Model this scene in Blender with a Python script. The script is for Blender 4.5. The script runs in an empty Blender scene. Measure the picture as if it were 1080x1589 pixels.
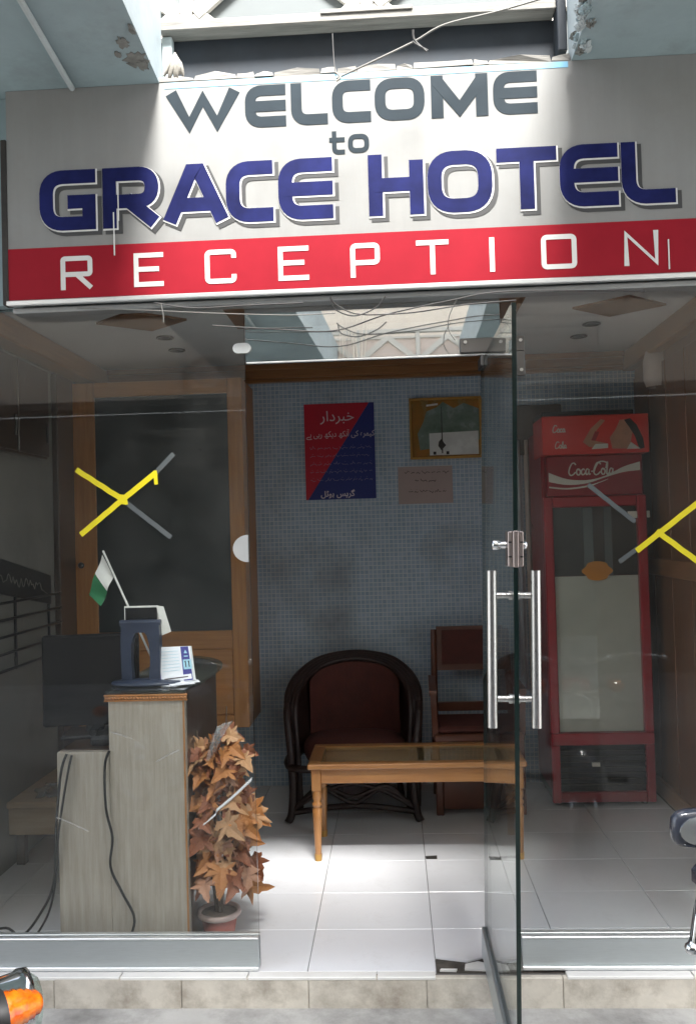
import bpy, math, random
import numpy as np
from mathutils import Vector, Matrix
random.seed(7)
S = bpy.context.scene
COL = S.collection
# ------------------------------------------------------------------ camera
F_PX, W_PX, H_PX = 1350., 1080., 1589.
CAM = np.array([0., -2.96, 1.5])
def cam_axes(yaw, pitch, roll):
    f = np.array([-math.sin(yaw)*math.cos(pitch), math.cos(yaw)*math.cos(pitch), math.sin(pitch)])
    r = np.array([math.cos(yaw), math.sin(yaw), 0.]); u = np.cross(r, f)
    return r*math.cos(roll)-u*math.sin(roll), u*math.cos(roll)+r*math.sin(roll), f
CR, CU, CF = cam_axes(math.radians(2.93008), math.radians(1.37686), 0.028)
def at(x, y, Y):
    """point of the photograph's pixel (x, y) on the upright plane at depth Y"""
    d = CF + CR*(x-W_PX/2)/F_PX + CU*(H_PX/2-y)/F_PX
    return Vector(CAM + d*((Y-CAM[1])/d[1]))
def onz(x, y, z):
    d = CF + CR*(x-W_PX/2)/F_PX + CU*(H_PX/2-y)/F_PX
    return Vector(CAM + d*((z-CAM[2])/d[2]))
cd = bpy.data.cameras.new('camera'); cam = bpy.data.objects.new('camera', cd); COL.objects.link(cam)
cd.sensor_fit = 'VERTICAL'; cd.sensor_height = 36; cd.lens = F_PX/H_PX*36
cd.clip_start = .02; cd.clip_end = 500
cam.matrix_world = Matrix(((CR[0], CU[0], -CF[0], CAM[0]), (CR[1], CU[1], -CF[1], CAM[1]), (CR[2], CU[2], -CF[2], CAM[2]), (0, 0, 0, 1)))
S.camera = cam
# ------------------------------------------------------------------ light
SUN_EL, SUN_AZ = 58, 12          # sun over the opposite roofs, a little to the right
w = bpy.data.worlds.new('World'); S.world = w; w.use_nodes = True
nt = w.node_tree; bg = nt.nodes['Background']
sky = nt.nodes.new('ShaderNodeTexSky'); sky.sky_type = 'NISHITA'; sky.sun_disc = False
sky.sun_elevation = math.radians(SUN_EL); sky.sun_rotation = math.radians(180-SUN_AZ)
sky.dust_density = 3.0; sky.ozone_density = 1.0
hs_ = nt.nodes.new('ShaderNodeHueSaturation'); hs_.inputs['Saturation'].default_value = .5   # hazy town sky
nt.links.new(sky.outputs[0], hs_.inputs['Color']); nt.links.new(hs_.outputs[0], bg.inputs[0]); bg.inputs[1].default_value = 0.15
sl = bpy.data.lights.new('sun', 'SUN'); so = bpy.data.objects.new('sun', sl); COL.objects.link(so)
sl.energy = 5.0; sl.angle = math.radians(16); sl.color = (1, .985, .96)
sd = Vector((math.sin(math.radians(SUN_AZ))*math.cos(math.radians(SUN_EL)), -math.cos(math.radians(SUN_AZ))*math.cos(math.radians(SUN_EL)), math.sin(math.radians(SUN_EL))))
so.rotation_euler = sd.to_track_quat('Z', 'Y').to_euler()
S.view_settings.view_transform = 'Standard'; S.view_settings.look = 'None'
S.view_settings.gamma = 1; S.view_settings.use_curve_mapping = False
S.view_settings.exposure = 2.04
S.cycles.max_bounces = 10; S.cycles.diffuse_bounces = 6; S.cycles.glossy_bounces = 4
S.cycles.transparent_max_bounces = 24; S.cycles.transmission_bounces = 6
S.cycles.caustics_reflective = False; S.cycles.caustics_refractive = False
S.cycles.sample_clamp_indirect = 8
OPP_TOP = 9.0                    # height of the building across the alley
# ------------------------------------------------------------------ materials
MATS = {}
def mat(name, col, rough=.6, metal=0, var=.12, scale=6., bump=0., bscale=60., stretch=(1, 1, 1), col2=None, coat=0, spec=.5, dirt=0, dirtcol=(.05, .045, .04), dscale=2.5, dlo=.52, dhi=.75, trans=0):
    m = bpy.data.materials.new(name); m.use_nodes = True; t = m.node_tree; N = t.nodes; L = t.links
    b = N['Principled BSDF']
    tc = N.new('ShaderNodeTexCoord'); mp = N.new('ShaderNodeMapping'); mp.inputs['Scale'].default_value = stretch
    L.new(tc.outputs['Object'], mp.inputs[0])
    nz = N.new('ShaderNodeTexNoise'); nz.inputs['Scale'].default_value = scale; nz.inputs['Detail'].default_value = 6; nz.inputs['Roughness'].default_value = .65
    L.new(mp.outputs[0], nz.inputs[0])
    cr = N.new('ShaderNodeValToRGB'); cr.color_ramp.elements[0].position = .3; cr.color_ramp.elements[1].position = .7
    c2 = col2 or tuple(min(1, c*(1+var)) for c in col); c1 = col if col2 else tuple(c*(1-var) for c in col)
    cr.color_ramp.elements[0].color = (*c1, 1); cr.color_ramp.elements[1].color = (*c2, 1)
    L.new(nz.outputs[0], cr.inputs[0]); out = cr.outputs[0]
    if dirt:
        n2 = N.new('ShaderNodeTexNoise'); n2.inputs['Scale'].default_value = dscale; n2.inputs['Detail'].default_value = 8; n2.inputs['Roughness'].default_value = .7
        L.new(tc.outputs['Object'], n2.inputs[0])
        r2 = N.new('ShaderNodeMapRange'); r2.inputs[1].default_value = dlo; r2.inputs[2].default_value = dhi; r2.inputs[3].default_value = 0; r2.inputs[4].default_value = dirt
        L.new(n2.outputs[0], r2.inputs[0])
        mx = N.new('ShaderNodeMix'); mx.data_type = 'RGBA'; mx.inputs[7].default_value = (*dirtcol, 1)
        L.new(r2.outputs[0], mx.inputs[0]); L.new(out, mx.inputs[6]); out = mx.outputs[2]
    L.new(out, b.inputs['Base Color'])
    rr = N.new('ShaderNodeMapRange'); rr.inputs[3].default_value = max(.02, rough-.08); rr.inputs[4].default_value = min(1, rough+.1)
    L.new(nz.outputs[0], rr.inputs[0]); L.new(rr.outputs[0], b.inputs['Roughness'])
    b.inputs['Metallic'].default_value = metal; b.inputs['Coat Weight'].default_value = coat
    b.inputs['Specular IOR Level'].default_value = spec
    if bump:
        n3 = N.new('ShaderNodeTexNoise'); n3.inputs['Scale'].default_value = bscale; n3.inputs['Detail'].default_value = 4
        L.new(mp.outputs[0], n3.inputs[0]); bp = N.new('ShaderNodeBump'); bp.inputs['Strength'].default_value = bump; bp.inputs['Distance'].default_value = .004
        L.new(n3.outputs[0], bp.inputs['Height']); L.new(bp.outputs[0], b.inputs['Normal'])
    MATS[name] = m
    return m
def glass(name, tint, refl=.05, dust=.05, dcol=(.5, .5, .48)):
    m = bpy.data.materials.new(name); m.use_nodes = True; t = m.node_tree; N = t.nodes; L = t.links
    N.remove(N['Principled BSDF']); o = N['Material Output']
    tr = N.new('ShaderNodeBsdfTransparent'); tr.inputs[0].default_value = (*tint, 1)
    gl = N.new('ShaderNodeBsdfGlossy'); gl.inputs['Roughness'].default_value = .015; gl.inputs[0].default_value = (.95, .97, .96, 1)
    lw = N.new('ShaderNodeLayerWeight'); lw.inputs[0].default_value = .5
    pw = N.new('ShaderNodeMath'); pw.operation = 'POWER'; pw.inputs[1].default_value = 5; L.new(lw.outputs['Facing'], pw.inputs[0])
    mr = N.new('ShaderNodeMapRange'); mr.inputs[3].default_value = refl; mr.inputs[4].default_value = .9; L.new(pw.outputs[0], mr.inputs[0])
    mx = N.new('ShaderNodeMixShader'); L.new(mr.outputs[0], mx.inputs[0]); L.new(tr.outputs[0], mx.inputs[1]); L.new(gl.outputs[0], mx.inputs[2])
    df = N.new('ShaderNodeBsdfDiffuse'); df.inputs[0].default_value = (*dcol, 1)
    tc = N.new('ShaderNodeTexCoord'); nz = N.new('ShaderNodeTexNoise'); nz.inputs['Scale'].default_value = 2.2; nz.inputs['Detail'].default_value = 9; nz.inputs['Roughness'].default_value = .7
    L.new(tc.outputs['Object'], nz.inputs[0])
    m2 = N.new('ShaderNodeMapRange'); m2.inputs[1].default_value = .42; m2.inputs[2].default_value = .78; m2.inputs[3].default_value = dust*.5; m2.inputs[4].default_value = dust*3.4
    L.new(nz.outputs[0], m2.inputs[0])
    x2 = N.new('ShaderNodeMixShader'); L.new(m2.outputs[0], x2.inputs[0]); L.new(mx.outputs[0], x2.inputs[1]); L.new(df.outputs[0], x2.inputs[2])
    L.new(x2.outputs[0], o.inputs[0]); MATS[name] = m
    return m
def wood(name, c1, c2, rough=.4, axis='Z', sc=1., coat=.15):
    st = {'Z': (14, 14, .9), 'X': (.9, 14, 14), 'Y': (14, .9, 14)}[axis]
    return mat(name, c1, rough, col2=c2, scale=3.2*sc, stretch=st, bump=.15, bscale=10*sc, coat=coat)
M = MATS
glass('clear_glass', (.965, .98, .972), .04, .010)
glass('dusty_glass', (.965, .975, .970), .024, .010)
glass('mirror_glass', (.85, .88, .88), .60, .004)
glass('table_glass', (.80, .88, .86), .06, .02)
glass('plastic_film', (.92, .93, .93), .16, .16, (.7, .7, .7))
mat('glass_edge', (.006, .016, .014), .2)
mat('steel', (.55, .55, .54), .28, 1, .05, 30, stretch=(20, 20, 1))
mat('aluminium', (.52, .56, .57), .38, .85, .06, 20, stretch=(1, 20, 20))
mat('aluminium_bright', (.78, .80, .80), .3, .7, .05)
mat('dark_steel', (.10, .095, .09), .38, .9, .1)
mat('pink_steel', (.42, .36, .34), .35, .9, .1)
mat('chrome', (.72, .74, .75), .08, 1, .03)
mat('banner_white', (.285, .285, .275), .55, spec=.2, var=.05, scale=5, bump=.06, bscale=7, stretch=(3, 1, .25), dirt=.45, dirtcol=(.20, .185, .16), dscale=3, dlo=.45, dhi=.85)
mat('banner_red', (.31, .013, .024), .6, spec=.12, var=.1, scale=5, dirt=.25, dirtcol=(.25, .01, .02), dscale=4)
mat('print_blue', (.006, .008, .048), .6, spec=.12, col2=(.016, .021, .12), scale=5)
mat('print_grey', (.024, .034, .042), .6, spec=.12, var=.15)
mat('print_shadow', (.055, .055, .055), .5)
mat('print_white', (.72, .71, .68), .42, var=.05)
mat('print_cyan', (.22, .48, .66), .5, var=.12)
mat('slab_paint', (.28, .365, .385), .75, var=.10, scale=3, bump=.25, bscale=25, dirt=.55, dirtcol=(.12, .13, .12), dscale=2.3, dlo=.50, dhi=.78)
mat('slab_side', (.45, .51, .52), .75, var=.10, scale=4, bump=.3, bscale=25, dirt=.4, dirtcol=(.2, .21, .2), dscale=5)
mat('broken_plaster', (.10, .085, .06), .95, var=.5, scale=14, bump=1, bscale=40)
mat('old_plank', (.23, .22, .20), .85, var=.3, scale=8, bump=.5, bscale=30, stretch=(.6, 6, 6))
mat('void_board', (.022, .028, .036), .7, var=.3)
mat('rail_white', (.62, .60, .55), .5, var=.06, dirt=.3, dirtcol=(.4, .35, .28), dscale=6)
mat('rail_back', (.12, .135, .135), .7, var=.08, scale=2.5, dirt=.25, dirtcol=(.25, .26, .25))
mat('cream_wall', (.86, .77, .66), .8, var=.05, scale=2, bump=.1, dirt=.2, dirtcol=(.4, .35, .3))
mat('shop_dark', (.075, .07, .062), .8, var=.3, scale=2)
mat('pink_panel', (.66, .56, .50), .7, var=.06)
mat('street', (.36, .355, .34), .85, var=.2, scale=3, bump=.6, bscale=35, dirt=.75, dirtcol=(.13, .125, .12), dscale=2.2, dlo=.46, dhi=.66)
mat('marble', (.55, .51, .44), .55, var=.14, scale=7, bump=.3, bscale=30, dirt=.85, dirtcol=(.17, .135, .10), dscale=5, dlo=.46, dhi=.74)
mat('marble_white', (.70, .69, .66), .4, var=.06, scale=5, dirt=.2, dirtcol=(.35, .32, .28), dscale=7)
mat('step_grout', (.30, .275, .24), .9)
mat('grout', (.16, .15, .14), .9)
mat('cement_patch', (.060, .052, .043), .95, var=.6, scale=16, bump=1, bscale=50)
mat('tile_white', (.72, .725, .745), .16, var=.03, scale=2.5, dirt=.30, dirtcol=(.36, .34, .31), dscale=5, dlo=.55, dhi=.8)
mat('ceiling_paint', (.56, .56, .55), .8, var=.04, scale=2)
mat('side_paint', (.19, .185, .165), .7, var=.10, scale=3, dirt=.35, dirtcol=(.08, .075, .065))
wood('ceiling_wood', (.16, .075, .030), (.23, .11, .045), .45, 'X')
wood('mould_wood', (.20, .085, .028), (.30, .14, .05), .35, 'X')
wood('mould_wood_y', (.20, .085, .028), (.30, .14, .05), .35, 'Y')
wood('frame_wood', (.36, .145, .036), (.50, .225, .062), .38, 'Z')
wood('frame_wood_x', (.36, .145, .036), (.50, .225, .062), .38, 'X')
wood('panel_wood', (.13, .055, .02), (.20, .09, .035), .4, 'Z')
wood('dark_wood', (.035, .02, .012), (.06, .034, .02), .3, 'Z', coat=.4)
wood('laminate', (.31, .27, .215), (.43, .39, .33), .5, 'Z', 1.6)
wood('pale_wood', (.42, .30, .18), (.52, .39, .25), .5, 'X')
wood('table_wood', (.31, .13, .038), (.42, .20, .066), .32, 'X', coat=.3)
wood('table_wood_z', (.31, .13, .038), (.42, .20, .066), .32, 'Z', coat=.3)
mat('bead_wood', (.42, .18, .06), .4, var=.2)
mat('dark_pane', (.020, .030, .032), .3, var=.2, scale=3, coat=.3)
mat('cane', (.022, .010, .008), .45, var=.4, scale=30, bump=.6, bscale=120)
mat('maroon_cloth', (.085, .022, .016), .8, var=.25, scale=8, bump=.5, bscale=160)
mat('chair_wood', (.11, .035, .017), .35, var=.2, scale=8, coat=.3)
mat('fridge_red', (.34, .016, .024), .3, var=.08, coat=.2)
mat('fridge_dark_red', (.26, .012, .018), .3, var=.1)
mat('header_red', (.62, .035, .025), .35, var=.1)
mat('skin_print', (.42, .20, .12), .5, var=.25)
mat('hair_print', (.012, .008, .007), .5)
mat('cooler_white', (.62, .60, .52), .5, var=.07, scale=4)
mat('black', (.012, .012, .013), .4, var=.3)
mat('monitor_black', (.010, .010, .011), .6, spec=.12, var=.2)
mat('bare_plaster', (.17, .175, .16), .95, var=.35, scale=22, bump=.8, bscale=60)
mat('black_gloss', (.010, .011, .013), .12, var=.2, coat=.5)
mat('navy_plastic', (.022, .032, .060), .35, var=.15)
mat('rubber', (.014, .014, .014), .75, var=.3)
mat('dark_clutter', (.03, .026, .022), .7, var=.5)
mat('compressor', (.05, .045, .04), .5, .4, .4)
mat('sticker_orange', (.55, .22, .03), .5)
mat('curtain_cloth', (.46, .38, .33), .8, var=.1)
mat('grey_cloth', (.40, .41, .43), .8, var=.1)
mat('poster_red', (.45, .012, .03), .35, var=.05)
mat('poster_blue', (.018, .03, .17), .35, var=.05)
mat('poster_ink', (.62, .56, .58), .5)
mat('small_ink', (.26, .24, .32), .6)
mat('pink_paper', (.40, .32, .30), .7, var=.05)
mat('ink', (.10, .08, .08), .7)
mat('gold_frame', (.50, .28, .07), .35, .3, .15)
mat('photo_orange', (.42, .16, .03), .25, col2=(.16, .12, .03), scale=7)
mat('photo_green', (.09, .14, .10), .25, col2=(.22, .28, .25), scale=9)
mat('photo_white', (.62, .64, .62), .25)
mat('paper_white', (.78, .80, .84), .6, var=.04)
mat('paper_blue', (.05, .05, .24), .5)
mat('paper_cyan', (.35, .60, .72), .5)
mat('flag_green', (.012, .16, .055), .7)
mat('flag_white', (.72, .72, .68), .7)
mat('tape_yellow', (.72, .60, .010), .45, var=.08)
mat('tape_grey', (.07, .08, .083), .6, var=.15)
mat('cable_black', (.012, .012, .012), .5)
mat('cable_grey', (.06, .058, .055), .6)
mat('cable_white', (.16, .155, .14), .6)
mat('rag', (.34, .32, .28), .9, var=.4, scale=40)
mat('wrap_glint', (.80, .81, .82), .12, spec=.8, coat=1)  # glossy white that paints the glint on the plastic wrap
mat('leaf_orange', (.40, .15, .040), .6, col2=(.50, .23, .08), scale=18)
mat('leaf_tan', (.42, .22, .10), .6, col2=(.52, .31, .16), scale=18)
mat('leaf_red', (.20, .06, .03), .6, col2=(.32, .12, .05), scale=18)
mat('leaf_pink', (.36, .17, .10), .6, col2=(.44, .24, .14), scale=18)
mat('twig', (.09, .055, .035), .8)
mat('terracotta', (.34, .10, .075), .7, var=.12)
mat('pot_rim', (.50, .38, .34), .6, var=.06)
mat('soil', (.16, .12, .09), .95, var=.4, scale=40)
mat('indicator_lens', (.50, .045, .004), .12, col2=(.82, .24, .008), scale=38, coat=.6)
mat('bike_paint', (.03, .035, .05), .2, coat=.7)
mat('bike_red', (.35, .02, .02), .2, coat=.7)
mat('bike_seat', (.015, .014, .014), .55)
mat('bike_grey', (.30, .31, .31), .4, .5)
mat('mirror_face', (.75, .8, .8), .03, 1)
# mosaic wall: small square tiles with pale joints
def mosaic():
    m = bpy.data.materials.new('mosaic'); m.use_nodes = True; t = m.node_tree; N = t.nodes; L = t.links; b = N['Principled BSDF']
    tc = N.new('ShaderNodeTexCoord'); sp = N.new('ShaderNodeSeparateXYZ'); cb = N.new('ShaderNodeCombineXYZ')
    L.new(tc.outputs['Object'], sp.inputs[0]); L.new(sp.outputs[0], cb.inputs[0]); L.new(sp.outputs[2], cb.inputs[1])
    br = N.new('ShaderNodeTexBrick'); br.offset = 0; br.squash = 1; br.inputs['Scale'].default_value = 1
    br.inputs['Brick Width'].default_value = .0255; br.inputs['Row Height'].default_value = .0255
    br.inputs['Mortar Size'].default_value = .0022; br.inputs['Mortar Smooth'].default_value = .3; br.inputs['Bias'].default_value = 0
    br.inputs['Color1'].default_value = (.28, .38, .485, 1); br.inputs['Color2'].default_value = (.36, .46, .565, 1); br.inputs['Mortar'].default_value = (.58, .62, .64, 1)
    L.new(cb.outputs[0], br.inputs[0])
    # sheets of tiles differ a little; grime spots
    nz = N.new('ShaderNodeTexNoise'); nz.inputs['Scale'].default_value = 2.4; nz.inputs['Detail'].default_value = 7; L.new(tc.outputs['Object'], nz.inputs[0])
    r = N.new('ShaderNodeMapRange'); r.inputs[1].default_value = .48; r.inputs[2].default_value = .74; r.inputs[4].default_value = .62; L.new(nz.outputs[0], r.inputs[0])
    mx = N.new('ShaderNodeMix'); mx.data_type = 'RGBA'; mx.inputs[7].default_value = (.13, .13, .125, 1); L.new(r.outputs[0], mx.inputs[0]); L.new(br.outputs[0], mx.inputs[6])
    L.new(mx.outputs[2], b.inputs['Base Color']); b.inputs['Roughness'].default_value = .35
    bp = N.new('ShaderNodeBump'); bp.invert = True; bp.inputs['Strength'].default_value = .5; bp.inputs['Distance'].default_value = .002
    L.new(br.outputs['Fac'], bp.inputs['Height']); L.new(bp.outputs[0], b.inputs['Normal']); MATS['mosaic'] = m
mosaic()
# ------------------------------------------------------------------ object helpers
OFF = {}
def tag(o, label=None, cat=None, group=None, kind=None):
    if label: o['label'] = label
    if cat: o['category'] = cat
    if group: o['group'] = group
    if kind: o['kind'] = kind
    return o
def thing(name, label, cat, loc=(0, 0, 0), rz=0, group=None):
    o = bpy.data.objects.new(name, None); COL.objects.link(o); o.empty_display_size = .05
    o.location = loc; o.rotation_euler = (0, 0, rz); OFF[o.name] = Vector(loc)
    return tag(o, label, cat, group)
class MB:
    def __init__(s): s.v = []; s.f = []; s.m = []; s.sm = []; s.cur = 0
    def add(s, vs, fs, smooth=False):
        n = len(s.v); s.v += [Vector(q) for q in vs]; s.f += [tuple(i+n for i in f) for f in fs]
        s.m += [s.cur]*len(fs); s.sm += [smooth]*len(fs); return s
    def box(s, a, b, bev=0):
        a = [min(p, q) for p, q in zip(a, b)], [max(p, q) for p, q in zip(a, b)]; (x0, y0, z0), (x1, y1, z1) = a
        if bev <= 0:
            return s.add([(x0, y0, z0), (x1, y0, z0), (x1, y1, z0), (x0, y1, z0), (x0, y0, z1), (x1, y0, z1), (x1, y1, z1), (x0, y1, z1)],
                         [(0, 3, 2, 1), (4, 5, 6, 7), (0, 1, 5, 4), (1, 2, 6, 5), (2, 3, 7, 6), (3, 0, 4, 7)])
        e = min(bev, (x1-x0)*.45, (y1-y0)*.45, (z1-z0)*.45); V = []; idx = {}
        for i, x in enumerate((x0, x1)):
            for j, y in enumerate((y0, y1)):
                for k, z in enumerate((z0, z1)):
                    sx, sy, sz = (e, -e)[i], (e, -e)[j], (e, -e)[k]
                    for ax, q in enumerate(((x, y+sy, z+sz), (x+sx, y, z+sz), (x+sx, y+sy, z))): idx[i, j, k, ax] = len(V); V.append(q)
        Fc = []
        for i in (0, 1):
            q = [idx[i, 0, 0, 0], idx[i, 1, 0, 0], idx[i, 1, 1, 0], idx[i, 0, 1, 0]]; Fc.append(q if i else q[::-1])
            q = [idx[0, i, 0, 1], idx[0, i, 1, 1], idx[1, i, 1, 1], idx[1, i, 0, 1]]; Fc.append(q if i else q[::-1])
            q = [idx[0, 0, i, 2], idx[1, 0, i, 2], idx[1, 1, i, 2], idx[0, 1, i, 2]]; Fc.append(q if i else q[::-1])
        for a_ in (0, 1):
            for b_ in (0, 1):
                q = [idx[0, a_, b_, 1], idx[1, a_, b_, 1], idx[1, a_, b_, 2], idx[0, a_, b_, 2]]; Fc.append(q if (a_ == b_) else q[::-1])
                q = [idx[a_, 0, b_, 0], idx[a_, 1, b_, 0], idx[a_, 1, b_, 2], idx[a_, 0, b_, 2]]; Fc.append(q[::-1] if (a_ == b_) else q)
                q = [idx[a_, b_, 0, 0], idx[a_, b_, 1, 0], idx[a_, b_, 1, 1], idx[a_, b_, 0, 1]]; Fc.append(q if (a_ == b_) else q[::-1])
        for i in (0, 1):
            for j in (0, 1):
                for k in (0, 1):
                    q = [idx[i, j, k, 0], idx[i, j, k, 1], idx[i, j, k, 2]]; Fc.append(q if (i+j+k) % 2 else q[::-1])
        return s.add(V, Fc)
    def bar(s, p, q, w, h, up=(0, 0, 1)):
        p, q = Vector(p), Vector(q); d = (q-p).normalized(); u = Vector(up); r = d.cross(u)
        if r.length < 1e-4: r = d.cross(Vector((1, 0, 0)))
        r.normalize(); u = r.cross(d); r *= w/2; u *= h/2
        return s.add([p-r-u, p+r-u, p+r+u, p-r+u, q-r-u, q+r-u, q+r+u, q-r+u], [(0, 1, 2, 3), (7, 6, 5, 4), (0, 4, 5, 1), (1, 5, 6, 2), (2, 6, 7, 3), (3, 7, 4, 0)])
    def tube(s, pts, r, n=8, closed=False, caps=True):
        P = [Vector(q) for q in pts]; k = len(P); rad = r if isinstance(r, (list, tuple)) else [r]*k; V = []; prev = None
        for i in range(k):
            a = P[i-1] if (i or closed) else P[i]; b = P[(i+1) % k] if (i < k-1 or closed) else P[i]; d = (b-a).normalized()
            if prev is None:
                prev = d.cross(Vector((0, 0, 1)));
                if prev.length < .05: prev = d.cross(Vector((1, 0, 0)))
            prev = (prev-d*prev.dot(d)).normalized(); o = d.cross(prev)
            V += [P[i]+(prev*math.cos(2*math.pi*j/n)+o*math.sin(2*math.pi*j/n))*rad[i] for j in range(n)]
        Fc = []
        for i in range(k if closed else k-1):
            i2 = (i+1) % k
            Fc += [(i*n+j, i*n+(j+1) % n, i2*n+(j+1) % n, i2*n+j) for j in range(n)]
        s.add(V, Fc, True)
        if caps and not closed: s.add(V[:n], [tuple(range(n))[::-1]]); s.add(V[-n:], [tuple(range(n))])
        return s
    def cyl(s, p, q, r0, r1=None, n=16): return s.tube([p, q], [r0, r0 if r1 is None else r1], n)
    def lathe(s, c, prof, n=20, axis=(0, 0, 1), sx=1, sy=1):
        A = Vector(axis).normalized(); r = A.cross(Vector((1, 0, 0)));
        if r.length < .1: r = A.cross(Vector((0, 1, 0)))
        r.normalize(); o = A.cross(r); c = Vector(c); V = []
        for (q, h) in prof: V += [c+A*h+(r*math.cos(2*math.pi*j/n)*sx+o*math.sin(2*math.pi*j/n)*sy)*q for j in range(n)]
        return s.add(V, [(i*n+j, i*n+(j+1) % n, (i+1)*n+(j+1) % n, (i+1)*n+j) for i in range(len(prof)-1) for j in range(n)], True)
    def prism(s, pts, d):
        """polygon (3-D points, one plane) pushed along the vector d"""
        P = [Vector(q) for q in pts]; d = Vector(d); n = len(P)
        nrm = sum(((P[i]-P[0]).cross(P[(i+1) % n]-P[0]) for i in range(1, n-1)), Vector())
        if nrm.dot(d) > 0: P = P[::-1]
        return s.add(P+[q+d for q in P], [tuple(range(n)), tuple(range(2*n-1, n-1, -1))]+[(i, i+n, (i+1) % n+n, (i+1) % n) for i in range(n)])
    def ribbon(s, pts, hw, h, closed=False, y=0.):
        """flat stroke through (x, z) points standing h proud of the plane y, towards -Y"""
        P = [Vector((q[0], q[1])) for q in pts]; k = len(P); L = []; R = []
        for i in range(k):
            d0 = (P[i]-P[i-1]).normalized() if (i or closed) else None; d1 = (P[(i+1) % k]-P[i]).normalized() if (i < k-1 or closed) else None
            if d0 is None: d0 = d1
            if d1 is None: d1 = d0
            n0 = Vector((-d0.y, d0.x)); n1 = Vector((-d1.y, d1.x)); b = n0+n1
            if b.length < .2: b = n0
            b.normalize(); o = b*(hw/max(.72, b.dot(n0))); L.append(P[i]+o); R.append(P[i]-o)
        V = []
        for a, c in zip(L, R): V += [(a.x, y-h, a.y), (c.x, y-h, c.y), (a.x, y, a.y), (c.x, y, c.y)]
        Fc = []
        for i in range(k if closed else k-1):
            a = i*4; b = ((i+1) % k)*4
            Fc += [(a, a+1, b+1, b), (a+2, a, b, b+2), (a+1, a+3, b+3, b+1)]
        if not closed: Fc += [(0, 2, 3, 1), (k*4-4, k*4-3, k*4-1, k*4-2)]
        return s.add(V, Fc)
    def grid(s, f, nu, nv, smooth=True):
        V = [f(i/nu, j/nv) for i in range(nu+1) for j in range(nv+1)]
        return s.add(V, [(i*(nv+1)+j, (i+1)*(nv+1)+j, (i+1)*(nv+1)+j+1, i*(nv+1)+j+1) for i in range(nu) for j in range(nv)], smooth)
    def mesh(s, name, mats, off=Vector()):
        me = bpy.data.meshes.new(name); me.from_pydata([tuple(q-off) for q in s.v], [], s.f)
        for m in (mats if isinstance(mats, (list, tuple)) else [mats]): me.materials.append(M[m])
        me.polygons.foreach_set('material_index', s.m); me.polygons.foreach_set('use_smooth', s.sm); me.update(); return me
    def build(s, name, mats, parent=None, local=False, loc=None):
        base = Vector()
        if parent and not local: base = OFF.get(parent.name, Vector())
        if loc is not None: loc = Vector(loc)
        org = base if loc is None else loc
        o = bpy.data.objects.new(name, s.mesh(name, mats, Vector() if local else org)); COL.objects.link(o)
        if parent: o.parent = parent
        if loc is not None: o.location = loc-base
        OFF[o.name] = org
        return o
def fillet(pts, r, seg=6, closed=False):
    """round the corners of an (x, z) polyline; pts may carry their own radius as a third number"""
    out = []; k = len(pts)
    for i, q in enumerate(pts):
        rr = q[2] if len(q) > 2 else r; p = Vector(q[:2])
        if rr <= 0 or (not closed and i in (0, k-1)): out.append(tuple(p)); continue
        a = Vector(pts[i-1][:2])-p; b = Vector(pts[(i+1) % k][:2])-p; la, lb = a.length, b.length; a.normalize(); b.normalize()
        ang = a.angle(b); t = min(rr/math.tan(ang/2), la*.499, lb*.499)
        p0, p1 = p+a*t, p+b*t
        for j in range(seg+1):
            u = j/seg; out.append(tuple((1-u)**2*p0+2*u*(1-u)*p+u*u*p1*1 if ang < 1 else None or ((1-u)**2*p0+2*u*(1-u)*(p*.9+(p0+p1)*.05)+u*u*p1)))
    return out
def smooth_path(pts, n=8, closed=False):
    P = [Vector(q) for q in pts]; k = len(P); out = []
    for i in range(k if closed else k-1):
        g = lambda j: P[j % k] if closed else P[max(0, min(k-1, j))]
        a, b, c, d = g(i-1), g(i), g(i+1), g(i+2)
        for j in range(n):
            t = j/n; out.append(.5*((2*b)+(c-a)*t+(2*a-5*b+4*c-d)*t*t+(3*b-a-3*c+d)*t**3))
    if not closed: out.append(P[-1])
    return out
def dup_tree(root, loc, rz=None, label=None):
    r = root.copy(); COL.objects.link(r); r.location = loc
    if rz is not None: r.rotation_euler = (0, 0, rz)
    if label: r['label'] = label
    for ch in root.children:
        c = ch.copy(); COL.objects.link(c); c.parent = r
        for g in ch.children:
            e = g.copy(); COL.objects.link(e); e.parent = c
    return r
FONT = None
def text_mesh(name, body, size, x, z, y, mt, parent, align='CENTER', bold=0., squeeze=1.):
    c = bpy.data.curves.new(name, 'FONT'); c.body = body; c.size = size; c.align_x = align; c.extrude = .0006; c.offset = bold; c.resolution_u = 3
    o = bpy.data.objects.new(name, c); COL.objects.link(o); bpy.context.view_layer.update()
    me = bpy.data.meshes.new_from_object(o.evaluated_get(bpy.context.evaluated_depsgraph_get()))
    bpy.data.objects.remove(o); bpy.data.curves.remove(c)
    base = OFF.get(parent.name, Vector())
    for v in me.vertices: v.co = Vector((x+v.co.x*squeeze, y-.0008-v.co.z, z+v.co.y))-base
    me.materials.clear(); me.materials.append(M[mt]); me.update(); me.name = name
    n = bpy.data.objects.new(name, me); COL.objects.link(n); n.parent = parent; OFF[n.name] = base
    return n
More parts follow.
